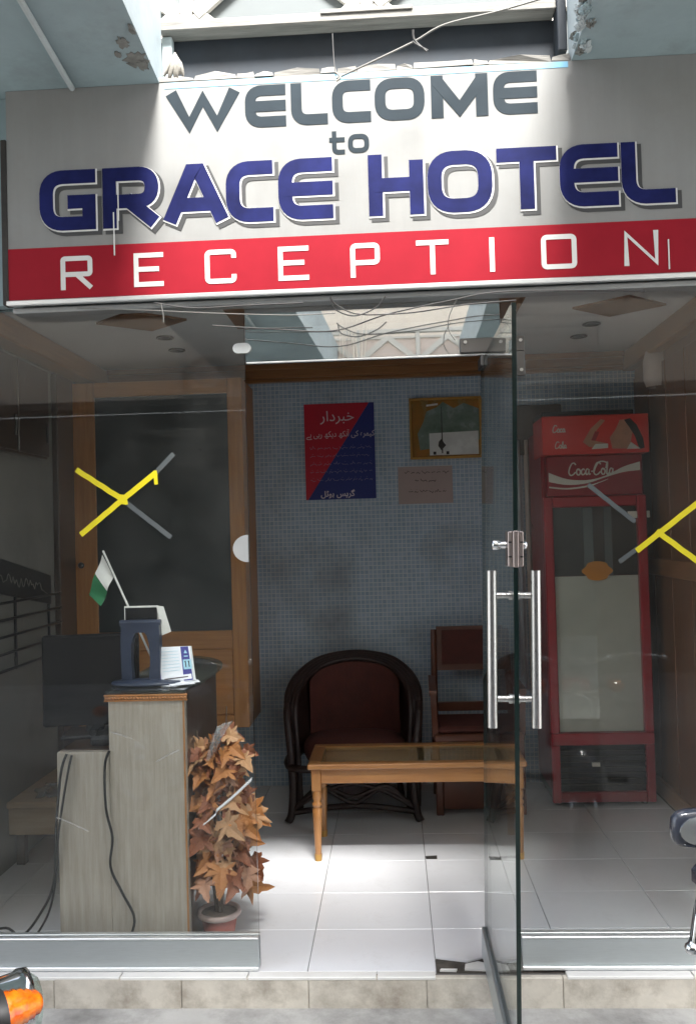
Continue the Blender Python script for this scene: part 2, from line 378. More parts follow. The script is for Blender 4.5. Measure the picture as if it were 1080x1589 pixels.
# joined Urdu letter shapes, right to left
FORMS = {'خ': 0xFEA5, 'ب': 0xFE8F, 'ر': 0xFEAD, 'د': 0xFEA9, 'ا': 0xFE8D, 'ک': 0xFB8E, 'ی': 0xFBFC, 'م': 0xFEE1, 'ہ': 0xFBA6, 'آ': 0xFE81, 'ن': 0xFEE5, 'ھ': 0xFBAA, 'ے': 0xFBAE, 'گ': 0xFB92, 'س': 0xFEB1, 'و': 0xFEED, 'ٹ': 0xFB66, 'ل': 0xFEDD}
NOJOIN = set('ردا آےو')
def urdu(s):
    out = []
    for wd in s.split(' '):
        q = []
        for i, ch in enumerate(wd):
            p = i > 0 and wd[i-1] not in NOJOIN; n = i < len(wd)-1 and ch not in NOJOIN
            q.append(chr(FORMS[ch]+(3 if (p and n) else 1 if p else 2 if n else 0)))
        out.append(''.join(q[::-1]))
    return ' '.join(out[::-1])
def scribble(m, x0, x1, z, h, y, seed, hw=.0016):
    """one line of handwriting too small to read: a wandering pen stroke broken into words"""
    rnd = random.Random(seed); x = x0; i = 0
    while x < x1-.01:
        wl = min(rnd.uniform(.02, .05), x1-x); pts = []; k = max(4, int(wl/.006))
        for j in range(k+1): pts.append((x+wl*j/k, z+h*(rnd.random()-.5)*(1.3 if j % 3 == 0 else .5)))
        m.ribbon([tuple(q) for q in smooth_path([Vector((a, b, 0)) for a, b in pts], 3)] and [(q.x, q.y) for q in smooth_path([Vector((a, b, 0)) for a, b in pts], 3)], hw, .0008+.0002*(i % 2), y=y)
        if rnd.random() < .7: m.box((x+wl*.5, y-.0009, z+h*.75), (x+wl*.5+.003, y, z+h*.75+.003))
        x += wl+rnd.uniform(.006, .014); i += 1
# measures of the place
GY = .08                                   # plane of the shop glass
XL, XR, YB, ZC = -1.81, 1.45, 2.25, 2.52   # room: side walls, back wall, ceiling
STREET_Z = -.105
# ------------------------------------------------------------------ ground and floor
m = MB(); m.grid(lambda u, v: (-45+90*u, .03-90*(1-v) if False else -60+60.03*v, STREET_Z), 2, 2, False); tag(m.build('street', 'street'), kind='structure')
m = MB(); m.box((-60, .04, -1.0), (60, 40, STREET_Z-.004)); tag(m.build('ground', 'street'), kind='structure')
floor = MB().box((XL-.1, .032, STREET_Z), (XR+.1, YB+.1, -.010)).build('floor', 'grout'); tag(floor, kind='structure')
ys = [.05, .365, .70, 1.05, 1.40, 1.75, 2.10, YB]; x0 = .103-.44*5
tile_cache = {}
for j in range(len(ys)-1):
    for i in range(8):
        a, b = max(XL, x0+.44*i), min(XR, x0+.44*(i+1))
        if b-a < .03: continue
        if j == 0 and 0.103-.01 < a < .5:      # the two broken tiles at the doorway keep a back part only
            rj = random.Random(i); MB().prism([(a+.0012, ys[1]-.0012, 0), (b-.0012, ys[1]-.0012, 0)]+[(b-.0012-(b-a-.0024)*q/8, .118+.030*rj.random()-(.055*(a < .2)*max(0, 1-q*.0-2.2*(8-q)/8) if False else 0), 0) for q in range(9)], (0, 0, -.012)).build('floor_tile', 'tile_white', floor)
            continue
        key = (round(b-a, 3), round(ys[j+1]-ys[j], 3))
        if key not in tile_cache:
            tile_cache[key] = MB().box((-(b-a)/2+.0012, -(ys[j+1]-ys[j])/2+.0012, -.012), ((b-a)/2-.0012, (ys[j+1]-ys[j])/2-.0012, 0), .0012).mesh('floor_tile', 'tile_white')
        o = bpy.data.objects.new('floor_tile', tile_cache[key]); COL.objects.link(o); o.parent = floor
        o.location = ((a+b)/2, (ys[j]+ys[j+1])/2, random.uniform(-.0006, .0006))
# broken threshold: cement bed and chips of tile
m = MB(); m.prism([(.105, .052, -.0095), (.30, .052, -.0095), (.53, .052, -.0095), (.53, .155, -.0095), (.3, .155, -.0095), (.16, .155, -.0095), (.105, .155, -.0095)], (0, 0, .004)); m.build('cement_bed', 'cement_patch', floor)
for q in ([(.20, .065), (.27, .058), (.285, .10), (.25, .118), (.205, .10)], [(.34, .07), (.43, .06), (.44, .11), (.36, .115)], [(.115, .056), (.17, .053), (.175, .066), (.12, .068)]):
    MB().prism([(a, b, -.006) for a, b in q], (0, 0, .006)).build('tile_chip', 'marble_white', floor)
# small loose scraps on the floor
for q in ([(660, 1329), (678, 1328), (678, 1333), (661, 1333)], [(774, 1329), (801, 1328), (801, 1332), (776, 1332)]):
    MB().prism([Vector((onz(x, y, .0006).x, onz(x, y, .0006).y, .0008)) for x, y in q], (0, 0, .002)).build('floor_scrap', 'dark_clutter', floor)
# step: threshold strip and riser slabs
step = MB().box((XL-.4, .034, STREET_Z-.02), (XR+.4, .05, -.012)).build('step', 'step_grout'); tag(step, kind='structure')
jx = [XL-.3]+[at(p, 1535, .03).x for p in (88, 284, 480, 662, 872)]+[1.25, 1.7]
for a, b in zip(jx[:-1], jx[1:]):
    MB().box((a+.0007, .010+random.uniform(0, .002), STREET_Z-.01), (b-.0007, .0335, -.004), .0025).build('riser_slab', 'marble', step)
for a, b in ((XL-.3, -.98), (-.978, -.54), (-.538, -.10), (-.098, .10), (.535, .95), (.952, 1.7)):
    MB().box((a+.001, .008+random.uniform(0, .003), -.011), (b-.001, .0495, .0005), .002).build('threshold_strip', 'marble_white', step)
# ------------------------------------------------------------------ room shell
bw = MB().box((XL-.1, YB, -.01), (XR+.1, YB+.12, 3.0)).build('back_wall', 'mosaic')
tag(bw, 'blue grey mosaic tiled back wall of the reception room', 'wall')
lw = MB().box((XL-.12, .10, -.01), (XL, YB-.002, 3.0)).build('side_wall', 'side_paint'); tag(lw, 'dim plastered side wall behind the reception counter', 'wall')
rw = MB().box((XR, .10, -.01), (XR+.12, YB-.002, 3.0)).build('side_wall', 'panel_wood'); tag(rw, 'brown wood panelled side wall beside the red drinks cooler', 'wall')
yy = .14
while yy < YB-.1:
    e = min(yy+.30, YB-.02); MB().box((XR-.014, yy+.003, .10), (XR+.004, e-.003, 2.36), .003).build('wall_panel', 'panel_wood', rw); yy += .30
for z0 in (.0, 1.22): MB().box((XR-.024, .13, z0+.002), (XR+.004, YB-.02, z0+.095), .004).build('wall_rail', 'mould_wood_y', rw)
cl = MB().box((XL-.1, .112, ZC), (XR+.1, YB+.05, 3.1)).build('ceiling', 'ceiling_paint'); tag(cl, kind='structure')
def flat(px, z, th, name, mt):
    P = [onz(x, y, z) for x, y in px]; MB().prism([(q.x, q.y, z+.002) for q in P], (0, 0, -th-.002)).build(name, mt, cl)
MB().box((-.73, .80, ZC-.012), (.61, 1.23, ZC+.003), .004).build('ceiling_panel', 'ceiling_wood', cl)
for cx, cy in ((-1.145, 1.03), (1.075, 1.11)):
    MB().prism([(cx-.215, cy, ZC+.002), (cx, cy-.18, ZC+.002), (cx+.215, cy, ZC+.002), (cx, cy+.18, ZC+.002)], (0, 0, -.012)).build('ceiling_diamond', 'ceiling_wood', cl)
for cx, cy in ((-1.125, 1.38), (-1.14, 1.68), (1.025, 1.45), (1.02, 1.73)):
    o = MB().lathe((cx, cy, ZC), [(.034, .002), (.045, -.002), (.046, -.008), (.036, -.010), (.034, .03), (.0, .03)], 18).build('downlight', 'dark_steel', cl)
    MB().lathe((cx, cy, ZC), [(0, -.001), (.03, -.001)], 12).build('bulb', 'black_gloss', o)
for nm, a, b, mt in (('crown_moulding', (XL+.12, YB-.07, ZC-.085), (XR-.075, YB-.001, ZC-.001), 'mould_wood'), ('crown_moulding', (XL+.001, .13, ZC-.11), (XL+.118, YB-.001, ZC-.001), 'mould_wood_y'), ('crown_moulding', (XR-.073, .13, ZC-.11), (XR-.001, YB-.001, ZC-.001), 'mould_wood_y')):
    m = MB(); m.box(a, b, .008)
    if mt == 'mould_wood': m.box((a[0], a[1]-.015, a[2]+.05), (b[0], a[1]+.002, b[2]-.001), .004); m.box((a[0], a[1]+.02, a[2]-.02), (b[0], b[1]-.001, a[2]+.002), .004)
    m.build(nm, mt, cl)
# ------------------------------------------------------------------ front of the building above the glass
li = MB().box((XL-.35, .031, 2.335), (XR+.5, .11, 3.10)).build('lintel', 'slab_paint'); tag(li, 'painted concrete lintel above the shop glass behind the big sign', 'lintel')
for nm, x0_, x1_, lab in (('facade_wall', -6.5, XL-.115, 'dim plastered wall of the neighbouring shop left of the entrance'), ('facade_wall', XR+.125, 6.5, 'dim plastered wall of the neighbouring shop right of the entrance')):
    tag(MB().box((x0_, .0, STREET_Z), (x1_, .25, 3.0)).build(nm, 'side_paint'), lab, 'wall')
# overhanging slabs on both sides of the light well
sl_ = MB(); sl_.cur = 0
SLZ = 3.075
EL = lambda y: -.762+(-.02-y)*.040
m = MB(); P = [(EL(.0295), .0295), (EL(-5.95), -5.95), (-1.62, -5.95), (-1.62, -1.8), (-2.1, -1.8), (-2.1, .0295)]
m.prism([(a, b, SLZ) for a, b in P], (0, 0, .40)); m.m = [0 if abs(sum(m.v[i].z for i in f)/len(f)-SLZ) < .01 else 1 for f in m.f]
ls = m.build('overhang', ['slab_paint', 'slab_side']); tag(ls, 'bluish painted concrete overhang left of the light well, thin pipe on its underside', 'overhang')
m = MB(); P = [(.648, .0295), (.632, -.9), (.66, -2.0), (.72, -3.6), (.74, -5.95), (.92, -5.95), (.92, -2.0), (2.0, -1.8), (2.0, .0295)]
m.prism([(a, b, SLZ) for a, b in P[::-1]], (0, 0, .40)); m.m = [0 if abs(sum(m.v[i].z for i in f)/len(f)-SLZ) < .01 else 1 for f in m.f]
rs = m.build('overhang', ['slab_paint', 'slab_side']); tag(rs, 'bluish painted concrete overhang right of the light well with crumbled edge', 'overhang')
a, b = onz(112, 133, SLZ), onz(30, -12, SLZ)
MB().tube([(a.x, -.03, SLZ-.008), (a.x, a.y, SLZ-.008), (b.x+.01, b.y-.2, SLZ-.008), (b.x+.03, -3.4, SLZ-.008)], .010, 8).build('pipe', 'slab_side', ls)
def lump(x, y, z, sx, sy, sz, seed, name, parent, mt='broken_plaster'):
    rnd = random.Random(seed); m = MB(); nu, nv = 14, 8
    ph = [(rnd.uniform(2, 9), rnd.uniform(0, 6.3), rnd.uniform(0, 6.3)) for _ in range(6)]
    def f(u, v):
        th, p = 2*math.pi*u, math.pi*v; r = 1+sum(.12*math.sin(k*th+a_)*math.sin(k*.7*p+b_) for k, a_, b_ in ph)
        return (x+sx*r*math.sin(p)*math.cos(th), y+sy*r*math.sin(p)*math.sin(th), z+sz*r*math.cos(p))
    m.grid(f, nu, nv, False); return m.build(name, mt, parent)
def bare(px, py, rx, ry, seed, parent):
    rnd = random.Random(seed); q = onz(px, py, SLZ)
    MB().prism([(q.x+rx*math.cos(t_)*rnd.uniform(.55, 1.1), q.y+ry*math.sin(t_)*rnd.uniform(.55, 1.1), SLZ+.002) for t_ in np.linspace(0, 2*math.pi, 23)[:-1]], (0, 0, -.0035-.0008*seed)).build('bare_patch', 'bare_plaster', parent)
for a_ in ((212, 92, .045, .06, 1), (222, 100, .020, .035, 4), (190, 66, .022, .035, 2), (184, 84, .012, .02, 3), (205, 45, .010, .03, 5)): bare(*a_, ls)
rnd = random.Random(4)
for k in range(26):
    py = rnd.uniform(0, 84); q = onz(906-py*.18+rnd.uniform(-3, 18), py, SLZ); s_ = rnd.uniform(.008, .020)
    lump(q.x, min(q.y, -.04), SLZ+rnd.uniform(-.004, .06)*(1 if q.x < .66 else 0), s_, s_*1.6, s_*.6, 30+k, 'crumbled_edge', rs, ('bare_plaster', 'slab_side', 'slab_paint')[k % 3])
# dark recess and upstairs railing above the sign
rc = thing('sign_recess', 'dark board and weathered grey plank between the sign and the upstairs railing', 'ledge', (-.05, .05, 3.11))
MB().box((-.77, .098, 3.112), (.645, .109, 3.284)).build('back_board', 'void_board', rc)
MB().box((-.772, .030, 3.286), (.612, .130, 3.322), .004).build('plank', 'old_plank', rc)
MB().box((-.2, .024, 3.312), (.12, .0295, 3.327), .002).build('plank_splinter', 'old_plank', rc)
MB().box((-.770, .060, 3.135), (-.735, .097, 3.284), .003).build('end_post', 'slab_side', rc)
MB().box((.613, .022, 3.135), (.645, .097, 3.340), .003).build('end_post', 'void_board', rc)
a = -.767; rnd = random.Random(12)
while a < .64:
    b = min(.645, a+rnd.uniform(.05, .21)); MB().prism([(a, -.012-.012*rnd.random(), 3.078), (b, -.012-.012*rnd.random(), 3.078), (b-.004, -.010-.010*rnd.random(), 3.090+.012*rnd.random()), ((a+b)/2, -.014-.008*rnd.random(), 3.094+.016*rnd.random()), (a+.003, -.010-.008*rnd.random(), 3.088+.012*rnd.random())], (0, .09, .002)).build('mortar_lath', 'old_plank', rc); a = b+.001
def railing(name, label, y, face, xs, z0=3.03, z1=3.57, backm='rail_back'):
    t = thing(name, label, 'railing', (xs[len(xs)//2], y, z0), group=None)
    f = -1 if face < 0 else 1
    for a, b in zip(xs[:-1], xs[1:]):
        MB().box((a+.02, y+f*-.022, z0+.03), (b-.02, y+f*-.012, z1-.03)).build('infill_board', backm, t)
        zm, xm = (z0+z1)/2, (a+b)/2; k = 0
        for p, q in (((a+.03, zm), (xm, z1-.04)), ((xm, z1-.04), (b-.03, zm)), ((b-.03, zm), (xm, z0+.04)), ((xm, z0+.04), (a+.03, zm))):
            k += 1; MB().bar((p[0], y+f*(.001+.0045*(k % 2)), p[1]), (q[0], y+f*(.001+.0045*(k % 2)), q[1]), .058, .022, (0, f, 0)).build('diamond_brace', 'rail_white', t)
        MB().box((a+.022, y-.010, z1-.055), (b-.022, y+.010, z1-.035)).build('inner_rail', 'rail_white', t); MB().box((a+.022, y-.010, z0+.035), (b-.022, y+.010, z0+.055)).build('inner_rail', 'rail_white', t)
    for a in xs: MB().box((a-.022, y-.02, z0), (a+.022, y+.022, z1), .003).build('post', 'rail_white', t)
    MB().box((xs[0]-.03, y-.03, z1+.001), (xs[-1]+.03, y+.03, z1+.042), .004).build('top_rail', 'rail_white', t)
    MB().box((xs[0]-.03, y-.026, z0-.04), (xs[-1]+.03, y+.026, z0-.001), .004).build('bottom_rail', 'rail_white', t)
    return t
RLY = .257; p1 = at(291, 30, RLY).x; p2 = at(570, 30, RLY).x; pw = p2-p1; zmid = at(291, 24, RLY).z
railing('balcony_railing', 'white timber railing with diamond braces above the hotel sign', RLY, -1, [p1-pw, p1, p2, p2+pw, p2+2*pw], zmid-.30, zmid+.30)
tag(MB().box((-3.2, 1.3, 3.105), (3.2, 1.45, 6.6)).build('upstairs_wall', 'cream_wall'), 'plastered upstairs wall set back behind the railing above the sign', 'wall')
# building across the alley (seen mirrored in the transom)
OY = -5.95
ob = thing('opposite_building', 'cream plastered building across the alley with upstairs gallery, mirrored in the transom', 'building', (0, OY, STREET_Z))
m = MB(); m.box((-6, OY-.5, 3.0-.1), (6, OY, 2.97)); m.build('gallery_floor', 'shop_dark', ob)
MB().box((-6, OY-.62, 2.965), (6, OY-.51, OPP_TOP)).build('upper_wall', 'cream_wall', ob)
MB().box((-6, OY-.62, STREET_Z), (6, OY-.51, 2.895)).build('ground_floor_wall', 'shop_dark', ob)
for k, xx in enumerate((-2.2, .9)):
    wnd = MB().box((xx, OY-.508, 4.2), (xx+1.1, OY-.47, 5.3), .004).build('window', 'rail_white', ob)
    MB().box((xx+.06, OY-.468, 4.26), (xx+.52, OY-.46, 5.24)).build('pane', 'dark_pane', wnd); MB().box((xx+.58, OY-.468, 4.26), (xx+1.04, OY-.46, 5.24)).build('pane', 'dark_pane', wnd)
MB().box((-.5, OY-.508, STREET_Z), (.9, OY-.46, 2.3), .004).build('shutter', 'dark_clutter', ob)
us = MB().box((-1.8, -4.3, 6.30), (2.8, -2.58, 6.46)).build('sun_blocker', 'slab_side'); tag(us, 'concrete slab added out of view above the light well to keep sun off the floor', 'sun blocker')  # added unseen slab: keeps sun off the floor, lets it reach the sign
t8 = .08-OY+3.04
ax = [-.0345*t8+(.0690*t8)*k for k in range(-3, 5)]
railing('balcony_railing', 'cream railing of diamond braced panels on the gallery across the alley, mirrored in the transom', OY, 1, ax, 3.03, 3.57, 'pink_panel')
t = thing('hanging_strings', 'pale frayed strings hanging beside the gallery across the alley', 'strings', (-.55, OY+.3, 3.3))
m = MB()
for k in range(16):
    x_ = -.50+.30*random.random(); y_ = OY+.15+.5*random.random(); z_ = 3.75+.2*random.random()
    m.tube(smooth_path([(x_, y_, z_), (x_+random.uniform(-.03, .03), y_, z_-.3), (x_+random.uniform(-.05, .05), y_, z_-.55-.25*random.random())], 4), random.choice((.003, .005, .007)), 5)
m.build('string', 'cream_wall', t)
# ------------------------------------------------------------------ the sign
SY = -.02
sg = thing('shop_sign', 'long white and red sign board over the hotel entrance, sunlit in the middle', 'sign', (-.06, SY, 2.33))
SX0, SX1, SZ0, SZ1 = -1.306, 1.30, 2.333, 3.074
m = MB(); m.box((SX0, SY, SZ0), (SX1, .028, SZ1)); m.build('banner', 'banner_white', sg)
m = MB(); m.box((SX0, SY-.0015, SZ0+.006), (SX1, SY+.001, 2.518)); m.build('red_band', 'banner_red', sg)
m = MB(); m.box((-.745, SY-.0012, SZ1-.022), (.635, SY+.001, SZ1-.002)); m.build('blue_strip', 'print_cyan', sg)
m = MB(); m.box((SX0-.01, SY-.006, SZ0-.012), (SX1, SY+.02, SZ0+.0045), .003); m.build('bottom_trim', 'aluminium_bright', sg)
m = MB(); m.box((SX0-.022, SY-.004, SZ0-.01), (SX0-.001, .02, SZ1-.17), .003); m.build('end_trim', 'dark_clutter', sg)
m = MB(); m.box((SX0, .005, 2.300), (SX1, .070, SZ0-.013), .004); m.build('soffit_trim', 'bike_grey', sg)
R_ = .30
GL = {  # strokes in a unit box (u right, v up): polyline, rounding, closed
 'W': [([(0, 1.0), (.27, 0), (.5, .86), (.73, 0), (1, 1.0)], 0, False)],
 'E': [([(1, 1), (0, 1), (0, 0), (1, 0)], .34, False), ([(0, .5), (1, .5)], 0, False)],
 'L': [([(0, 1), (0, 0), (1, 0)], .34, False)],
 'C': [([(1, 1), (0, 1), (0, 0), (1, 0)], .34, False)],
 'O': [([(0, 0), (1, 0), (1, 1), (0, 1)], .38, True)],
 'M': [([(0, 0), (0, 1)], 0, False), ([(1, 0), (1, 1)], 0, False), ([(.03, .96), (.5, .08), (.97, .96)], 0, False)],
 'G': [([(1, 1), (0, 1), (0, 0), (1, 0), (1, .46), (.5, .46)], 'G', False)],
 'R': [([(0, 0), (0, 1), (1, 1), (1, .42), (0, .42)], 'R', False), ([(.46, .42), (1, 0)], 0, False)],
 'A': [([(0, 0), (.42, 1), (.58, 1), (1, 0)], 0, False), ([(.2, .28), (.8, .28)], 0, False)],
 'H': [([(0, 0), (0, 1)], 0, False), ([(1, 0), (1, 1)], 0, False), ([(0, .5), (1, .5)], 0, False)],
 'T': [([(0, 1), (1, 1)], 0, False), ([(.5, 1), (.5, 0)], 0, False)],
 't': [([(.25, 1), (.25, 0), (1, 0)], .25, False), ([(0, .66), (1, .66)], 0, False)],
 # squarer set for the red band
 'e': [([(1, 1), (0, 1), (0, 0), (1, 0)], 0, False), ([(0, .52), (.92, .52)], 0, False)],
 'r': [([(0, 0), (0, 1), (1, 1), (1, .45), (0, .45)], .08, False), ([(.5, .45), (1, 0)], 0, False)],
 'c': [([(1, .78), (1, 1), (0, 1), (0, 0), (1, 0), (1, .22)], .12, False)],
 'p': [([(0, 0), (0, 1), (1, 1), (1, .42), (0, .42)], .12, False)],
 'o': [([(0, 0), (1, 0), (1, 1), (0, 1)], .12, True)],
 'i': [([(.5, 0), (.5, 1)], 0, False)], 'n': [([(0, 0), (0, 1), (1, 0), (1, 1)], 0, False)]}
def glyph(ch, X0, X1, Z0, Z1, hw, h, grow=0., dx=0., dz=0., y=SY):
    m = MB(); bw_, bh = (X1-X0-2*hw), (Z1-Z0-2*hw)
    for k, (pts, rd, cl_) in enumerate(GL[ch]):
        Q = [(X0+hw+u*bw_+dx, Z0+hw+v*bh+dz) for u, v in pts]
        if rd == 'G': Q = [(*q, r*bh) for q, r in zip(Q, (0, .34, .34, 0, 0, 0))]; rr = 0
        elif rd == 'R': Q = [(*q, r*bh) for q, r in zip(Q, (0, 0, .27, .27, 0))]; rr = 0
        else: rr = rd*bh
        P = fillet(Q, rr, 7, cl_) if (rd and rd != 0) else [q[:2] for q in Q]
        if not cl_:   # run the ends out to the edge of the letter box
            def ext(p, q, u, v):
                d = Vector(p)-Vector(q); d.normalize(); e = 0
                on_edge = (u in (0, 1) and abs(d.x) > .5) or (v in (0, 1) and abs(d.y) > .3)
                free = ch in 'EeLCcGTtWRrAMHNnPpi' and on_edge
                if abs(d.y) > .3 and abs(d.x) > .05: e = hw*.55
                elif free: e = hw
                return (p[0]+d.x*(e+grow), p[1]+d.y*(e+grow))
            first_inner = ch in 'EeH' and k == len(GL[ch])-1 or ch in 'Aa' and k == 1
            a = P[0] if (first_inner and True) else ext(P[0], P[1], *pts[0][:2])
            b = P[-1] if ch in 'HA' and k else ext(P[-1], P[-2], *pts[-1][:2])
            if ch in 'Rr' and k == 0 or ch in 'p': b = (X0+dx+2*hw+grow*.98, P[-1][1])
            P = [a]+list(P[1:-1])+[b]
        m.ribbon(P, hw+grow, h+.00025*k, cl_, y)
    return m
mapx = lambda p, p0, p1, X0, X1: X0+(p-p0)/(p1-p0)*(X1-X0)
for ch, a, b in (('W', 258, 372), ('E', 381, 445), ('L', 453, 510), ('C', 517, 577), ('O', 583, 660), ('M', 670, 757), ('E', 765, 832)):
    glyph(ch, mapx(a, 258, 832, -.737, .529), mapx(b, 258, 832, -.737, .529), 2.901, 3.047, (.0185 if ch not in 'WM' else .0205), .0015).build('welcome_letter', 'print_grey', sg)
glyph('t', -.179, -.126, 2.794, 2.874, .0077, .0015).build('welcome_letter', 'print_grey', sg); glyph('O', -.115, -.043, 2.796, 2.861, .0083, .0015).build('welcome_letter', 'print_grey', sg)
for ch, a, b in (('G', 62, 152), ('R', 163, 252), ('A', 260, 360), ('C', 358, 432), ('E', 440, 525), ('H', 580, 665), ('O', 671, 770), ('T', 777, 868), ('E', 872, 960), ('L', 965, 1045)):
    X0, X1 = (mapx(q, 62, 1045, -1.191, .975) for q in (a, b)); hw = .0240
    o = glyph(ch, X0, X1, 2.574, 2.785, hw, .0040).build('hotel_letter', 'print_blue', sg)
    glyph(ch, X0, X1, 2.574, 2.785, hw, .0028, .0032, .0026, -.0026).build('letter_outline', 'print_white', o)
    glyph(ch, X0, X1, 2.574, 2.785, hw, .0016, .0060, .014, -.013).build('letter_shadow', 'print_shadow', o)
for ch, a, b in (('r', -1.053, -.948), ('e', -.812, -.715), ('c', -.580, -.478), ('e', -.343, -.244), ('p', -.111, -.017), ('t_', .099, .202), ('i', .328, .348), ('o', .492, .603), ('n', .749, .857)):
    if ch == 't_': ch = 'T'
    a, b = a*1.0652, b*1.0652
    glyph(ch, a, b, 2.367, 2.484, .0083, .0030).build('reception_letter', 'print_white', sg)
# scratches in the print
for x_, z0_, z1_ in ((-.933, 2.48, 2.63), (.943, 2.35, 2.45), (1.07, 2.42, 2.47), (-.916, 2.60, 2.735)):
    MB().box((x_, SY-.0046, z0_), (x_+.004, SY-.0005, z1_)).build('print_scratch', 'print_white', sg)
# cables under and above the sign
t = thing('cable_bundle', 'tangle of thin grey cables sagging under the sign', 'cables', (0, -.1, 2.2))
def px_path(P, n=6): return smooth_path([at(*q) for q in P], n)
m = MB()
for P, r in (([(330, 505, -.02), (430, 511, -.03), (520, 513, -.05), (600, 488, -.06), (700, 466, -.07), (790, 452, -.08), (1000, 452, -.08)], .0024),
             ([(512, 462, -.1), (525, 475, -.08), (560, 488, -.07), (640, 485, -.06), (720, 473, -.05), (800, 466, -.05)], .0022),
             ([(513, 460, -.12), (520, 480, -.1), (550, 490, -.08), (582, 478, -.08), (598, 460, -.1)], .0024),
             ([(240, 470, -.1), (300, 478, -.09), (380, 474, -.09), (470, 470, -.1)], .0025)): m.tube(px_path(P), r, 6)
m.build('cable', 'cable_grey', t)
m = MB()
for P, r in (([(120, 478, -.08), (240, 482, -.06), (330, 486, -.06), (450, 489, -.05), (520, 486, -.06)], .0018), ([(708, 466, -.08), (697, 490, -.06), (696, 512, -.05), (706, 528, -.05)], .0014), ([(250, 470, -.1), (254, 490, -.1), (254, 500, -.1)], .0022)): m.tube(px_path(P), r, 5)
m.build('loose_wire', 'cable_white', t)
t = thing('loose_cord', 'knotted pale cord slanting across the dark recess above the sign', 'cord', tuple(at(530, 118, -.2)))
m = MB(); m.tube(px_path([(522, 122, -.19), (600, 85, -.17), (645, 63, -.16), (690, 38, -.16), (770, 18, -.14), (860, -8, -.1)]), .0032, 6); m.build('cord', 'cable_white', t)
m = MB(); m.tube(px_path([(641, 46, -.17), (643, 62, -.165), (662, 80, -.17)]), .0036, 6); m.tube(px_path([(640, 64, -.17), (648, 70, -.17), (664, 78, -.17)]), .0025, 6); m.build('knot', 'cable_grey', t)
t = thing('thin_wire', 'thin wire hanging with a twist of tape at the sign top', 'wire', tuple(at(524, 60, -.2)))
MB().tube(px_path([(516, 52, -.17), (518, 90, -.18), (521, 118, -.21)]), .0018, 5).build('wire', 'cable_grey', t)
MB().tube(px_path([(520, 112, -.212), (528, 120, -.212), (522, 126, -.21)]), .0035, 5).build('tape_twist', 'rag', t)
t = thing('rag', 'ragged bunch of grey cloth hanging at the upper left corner of the sign', 'rag', tuple(at(270, 100, -.2)))
for k in range(14):
    a = 255+2.3*k; MB().tube(px_path([(272, 82+2*random.random(), -.2), ((272+a)/2+random.uniform(-2, 2), 98, -.22), (a, 112+9*random.random(), -.215)], 3), [.003]*3+[.006]*3+[.003], 5).build('rag_strip', 'rag', t)
# ------------------------------------------------------------------ the glass front
GT = .010
def pane(name, x0, x1, z0, z1, mt, parent, y=GY):
    m = MB(); m.box((x0, y-GT/2, z0), (x1, y+GT/2, z1)); m.m = [1, 1, 0, 1, 0, 1]; return m.build(name, [mt, 'glass_edge'], parent)
LX = at(403, 1466, GY).x
t = thing('glass_panel', 'fixed dusty glass panel left of the open door with a half round plate', 'glass panel', (-1.1, GY, 0))
pane('pane', XL, LX, .03, 2.334, 'dusty_glass', t)
def channel(x0, x1, parent):
    m = MB(); m.box((x0, GY-.022, .0005), (x1, GY+.022, .104), .002); m.build('sill_channel', 'aluminium', parent)
    m = MB(); m.box((x0, GY-.026, .1045), (x1, GY-.0055, .112), .002); m.box((x0, GY+.0055, .1045), (x1, GY+.026, .112), .002); m.build('sill_cap', 'aluminium_bright', parent)
    m = MB(); m.box((x0, GY-.032, .001), (x1, GY-.0225, .014), .002); m.build('sill_bead', 'aluminium_bright', parent)
channel(XL, LX, t)
c_ = at(386, 851, GY-.008); rr_ = .048
m = MB(); m.prism([(c_.x, GY-.0055, c_.z+rr_)]+[(c_.x-rr_*1.12*math.sin(a), GY-.0055, c_.z+rr_*math.cos(a)) for a in np.linspace(.05, math.pi-.05, 14)]+[(c_.x, GY-.0055, c_.z-rr_)], (0, -.012, 0)); m.build('strike_plate', 'aluminium_bright', t)
def clip(px, py, parent):
    q = at(px, py, GY-.006); m = MB()
    pts = [(q.x-.014*sx_+.018*math.cos(a), GY-.0055, q.z+.018*math.sin(a)) for sx_, a0 in ((-1, -math.pi/2), (1, math.pi/2)) for a in np.linspace(a0, a0+math.pi, 9)]
    m.prism(pts, (0, -.010, 0)); m.box((q.x-.001, GY-.0165, q.z-.017), (q.x+.001, GY-.0154, q.z+.017)); m.build('round_clip', 'aluminium_bright', parent)
clip(376, 541, t)
RX = at(806, 1400, GY).x
t = thing('glass_panel', 'fixed dusty glass panel right of the open door in front of the red cooler', 'glass panel', (1.0, GY, 0))
pane('pane', RX, XR, .03, 2.334, 'dusty_glass', t); channel(RX, XR, t)
ZT = 2.112
t = thing('transom', 'reflective glass transom over the doorway mirroring the gallery across the alley', 'transom', (0, GY, ZT))
pane('pane', LX+.004, RX-.004, ZT, 2.334, 'mirror_glass', t)
MB().box((LX+.006, GY-.007, ZT-.006), (RX-.006, GY+.007, ZT-.0006), .001).build('edge_strip', 'aluminium_bright', t)
a, b = at(713, 538, GY), at(800, 538, GY)
m = MB(); m.box((a.x, GY-.019, ZT+.001), (b.x+.028, GY-.0055, ZT+.052), .003); m.box((b.x-.002, GY-.0188, ZT-.085), (b.x+.028, GY-.0056, ZT+.0005), .003); o = m.build('patch_fitting', 'dark_steel', t)
m = MB()
for x_, z_ in ((a.x+.018, ZT+.038), (b.x+.014, ZT+.038), (b.x+.014, ZT-.065)): m.cyl((x_, GY-.0192, z_), (x_, GY-.022, z_), .006, None, 10)
m.build('bolt', 'steel', o)
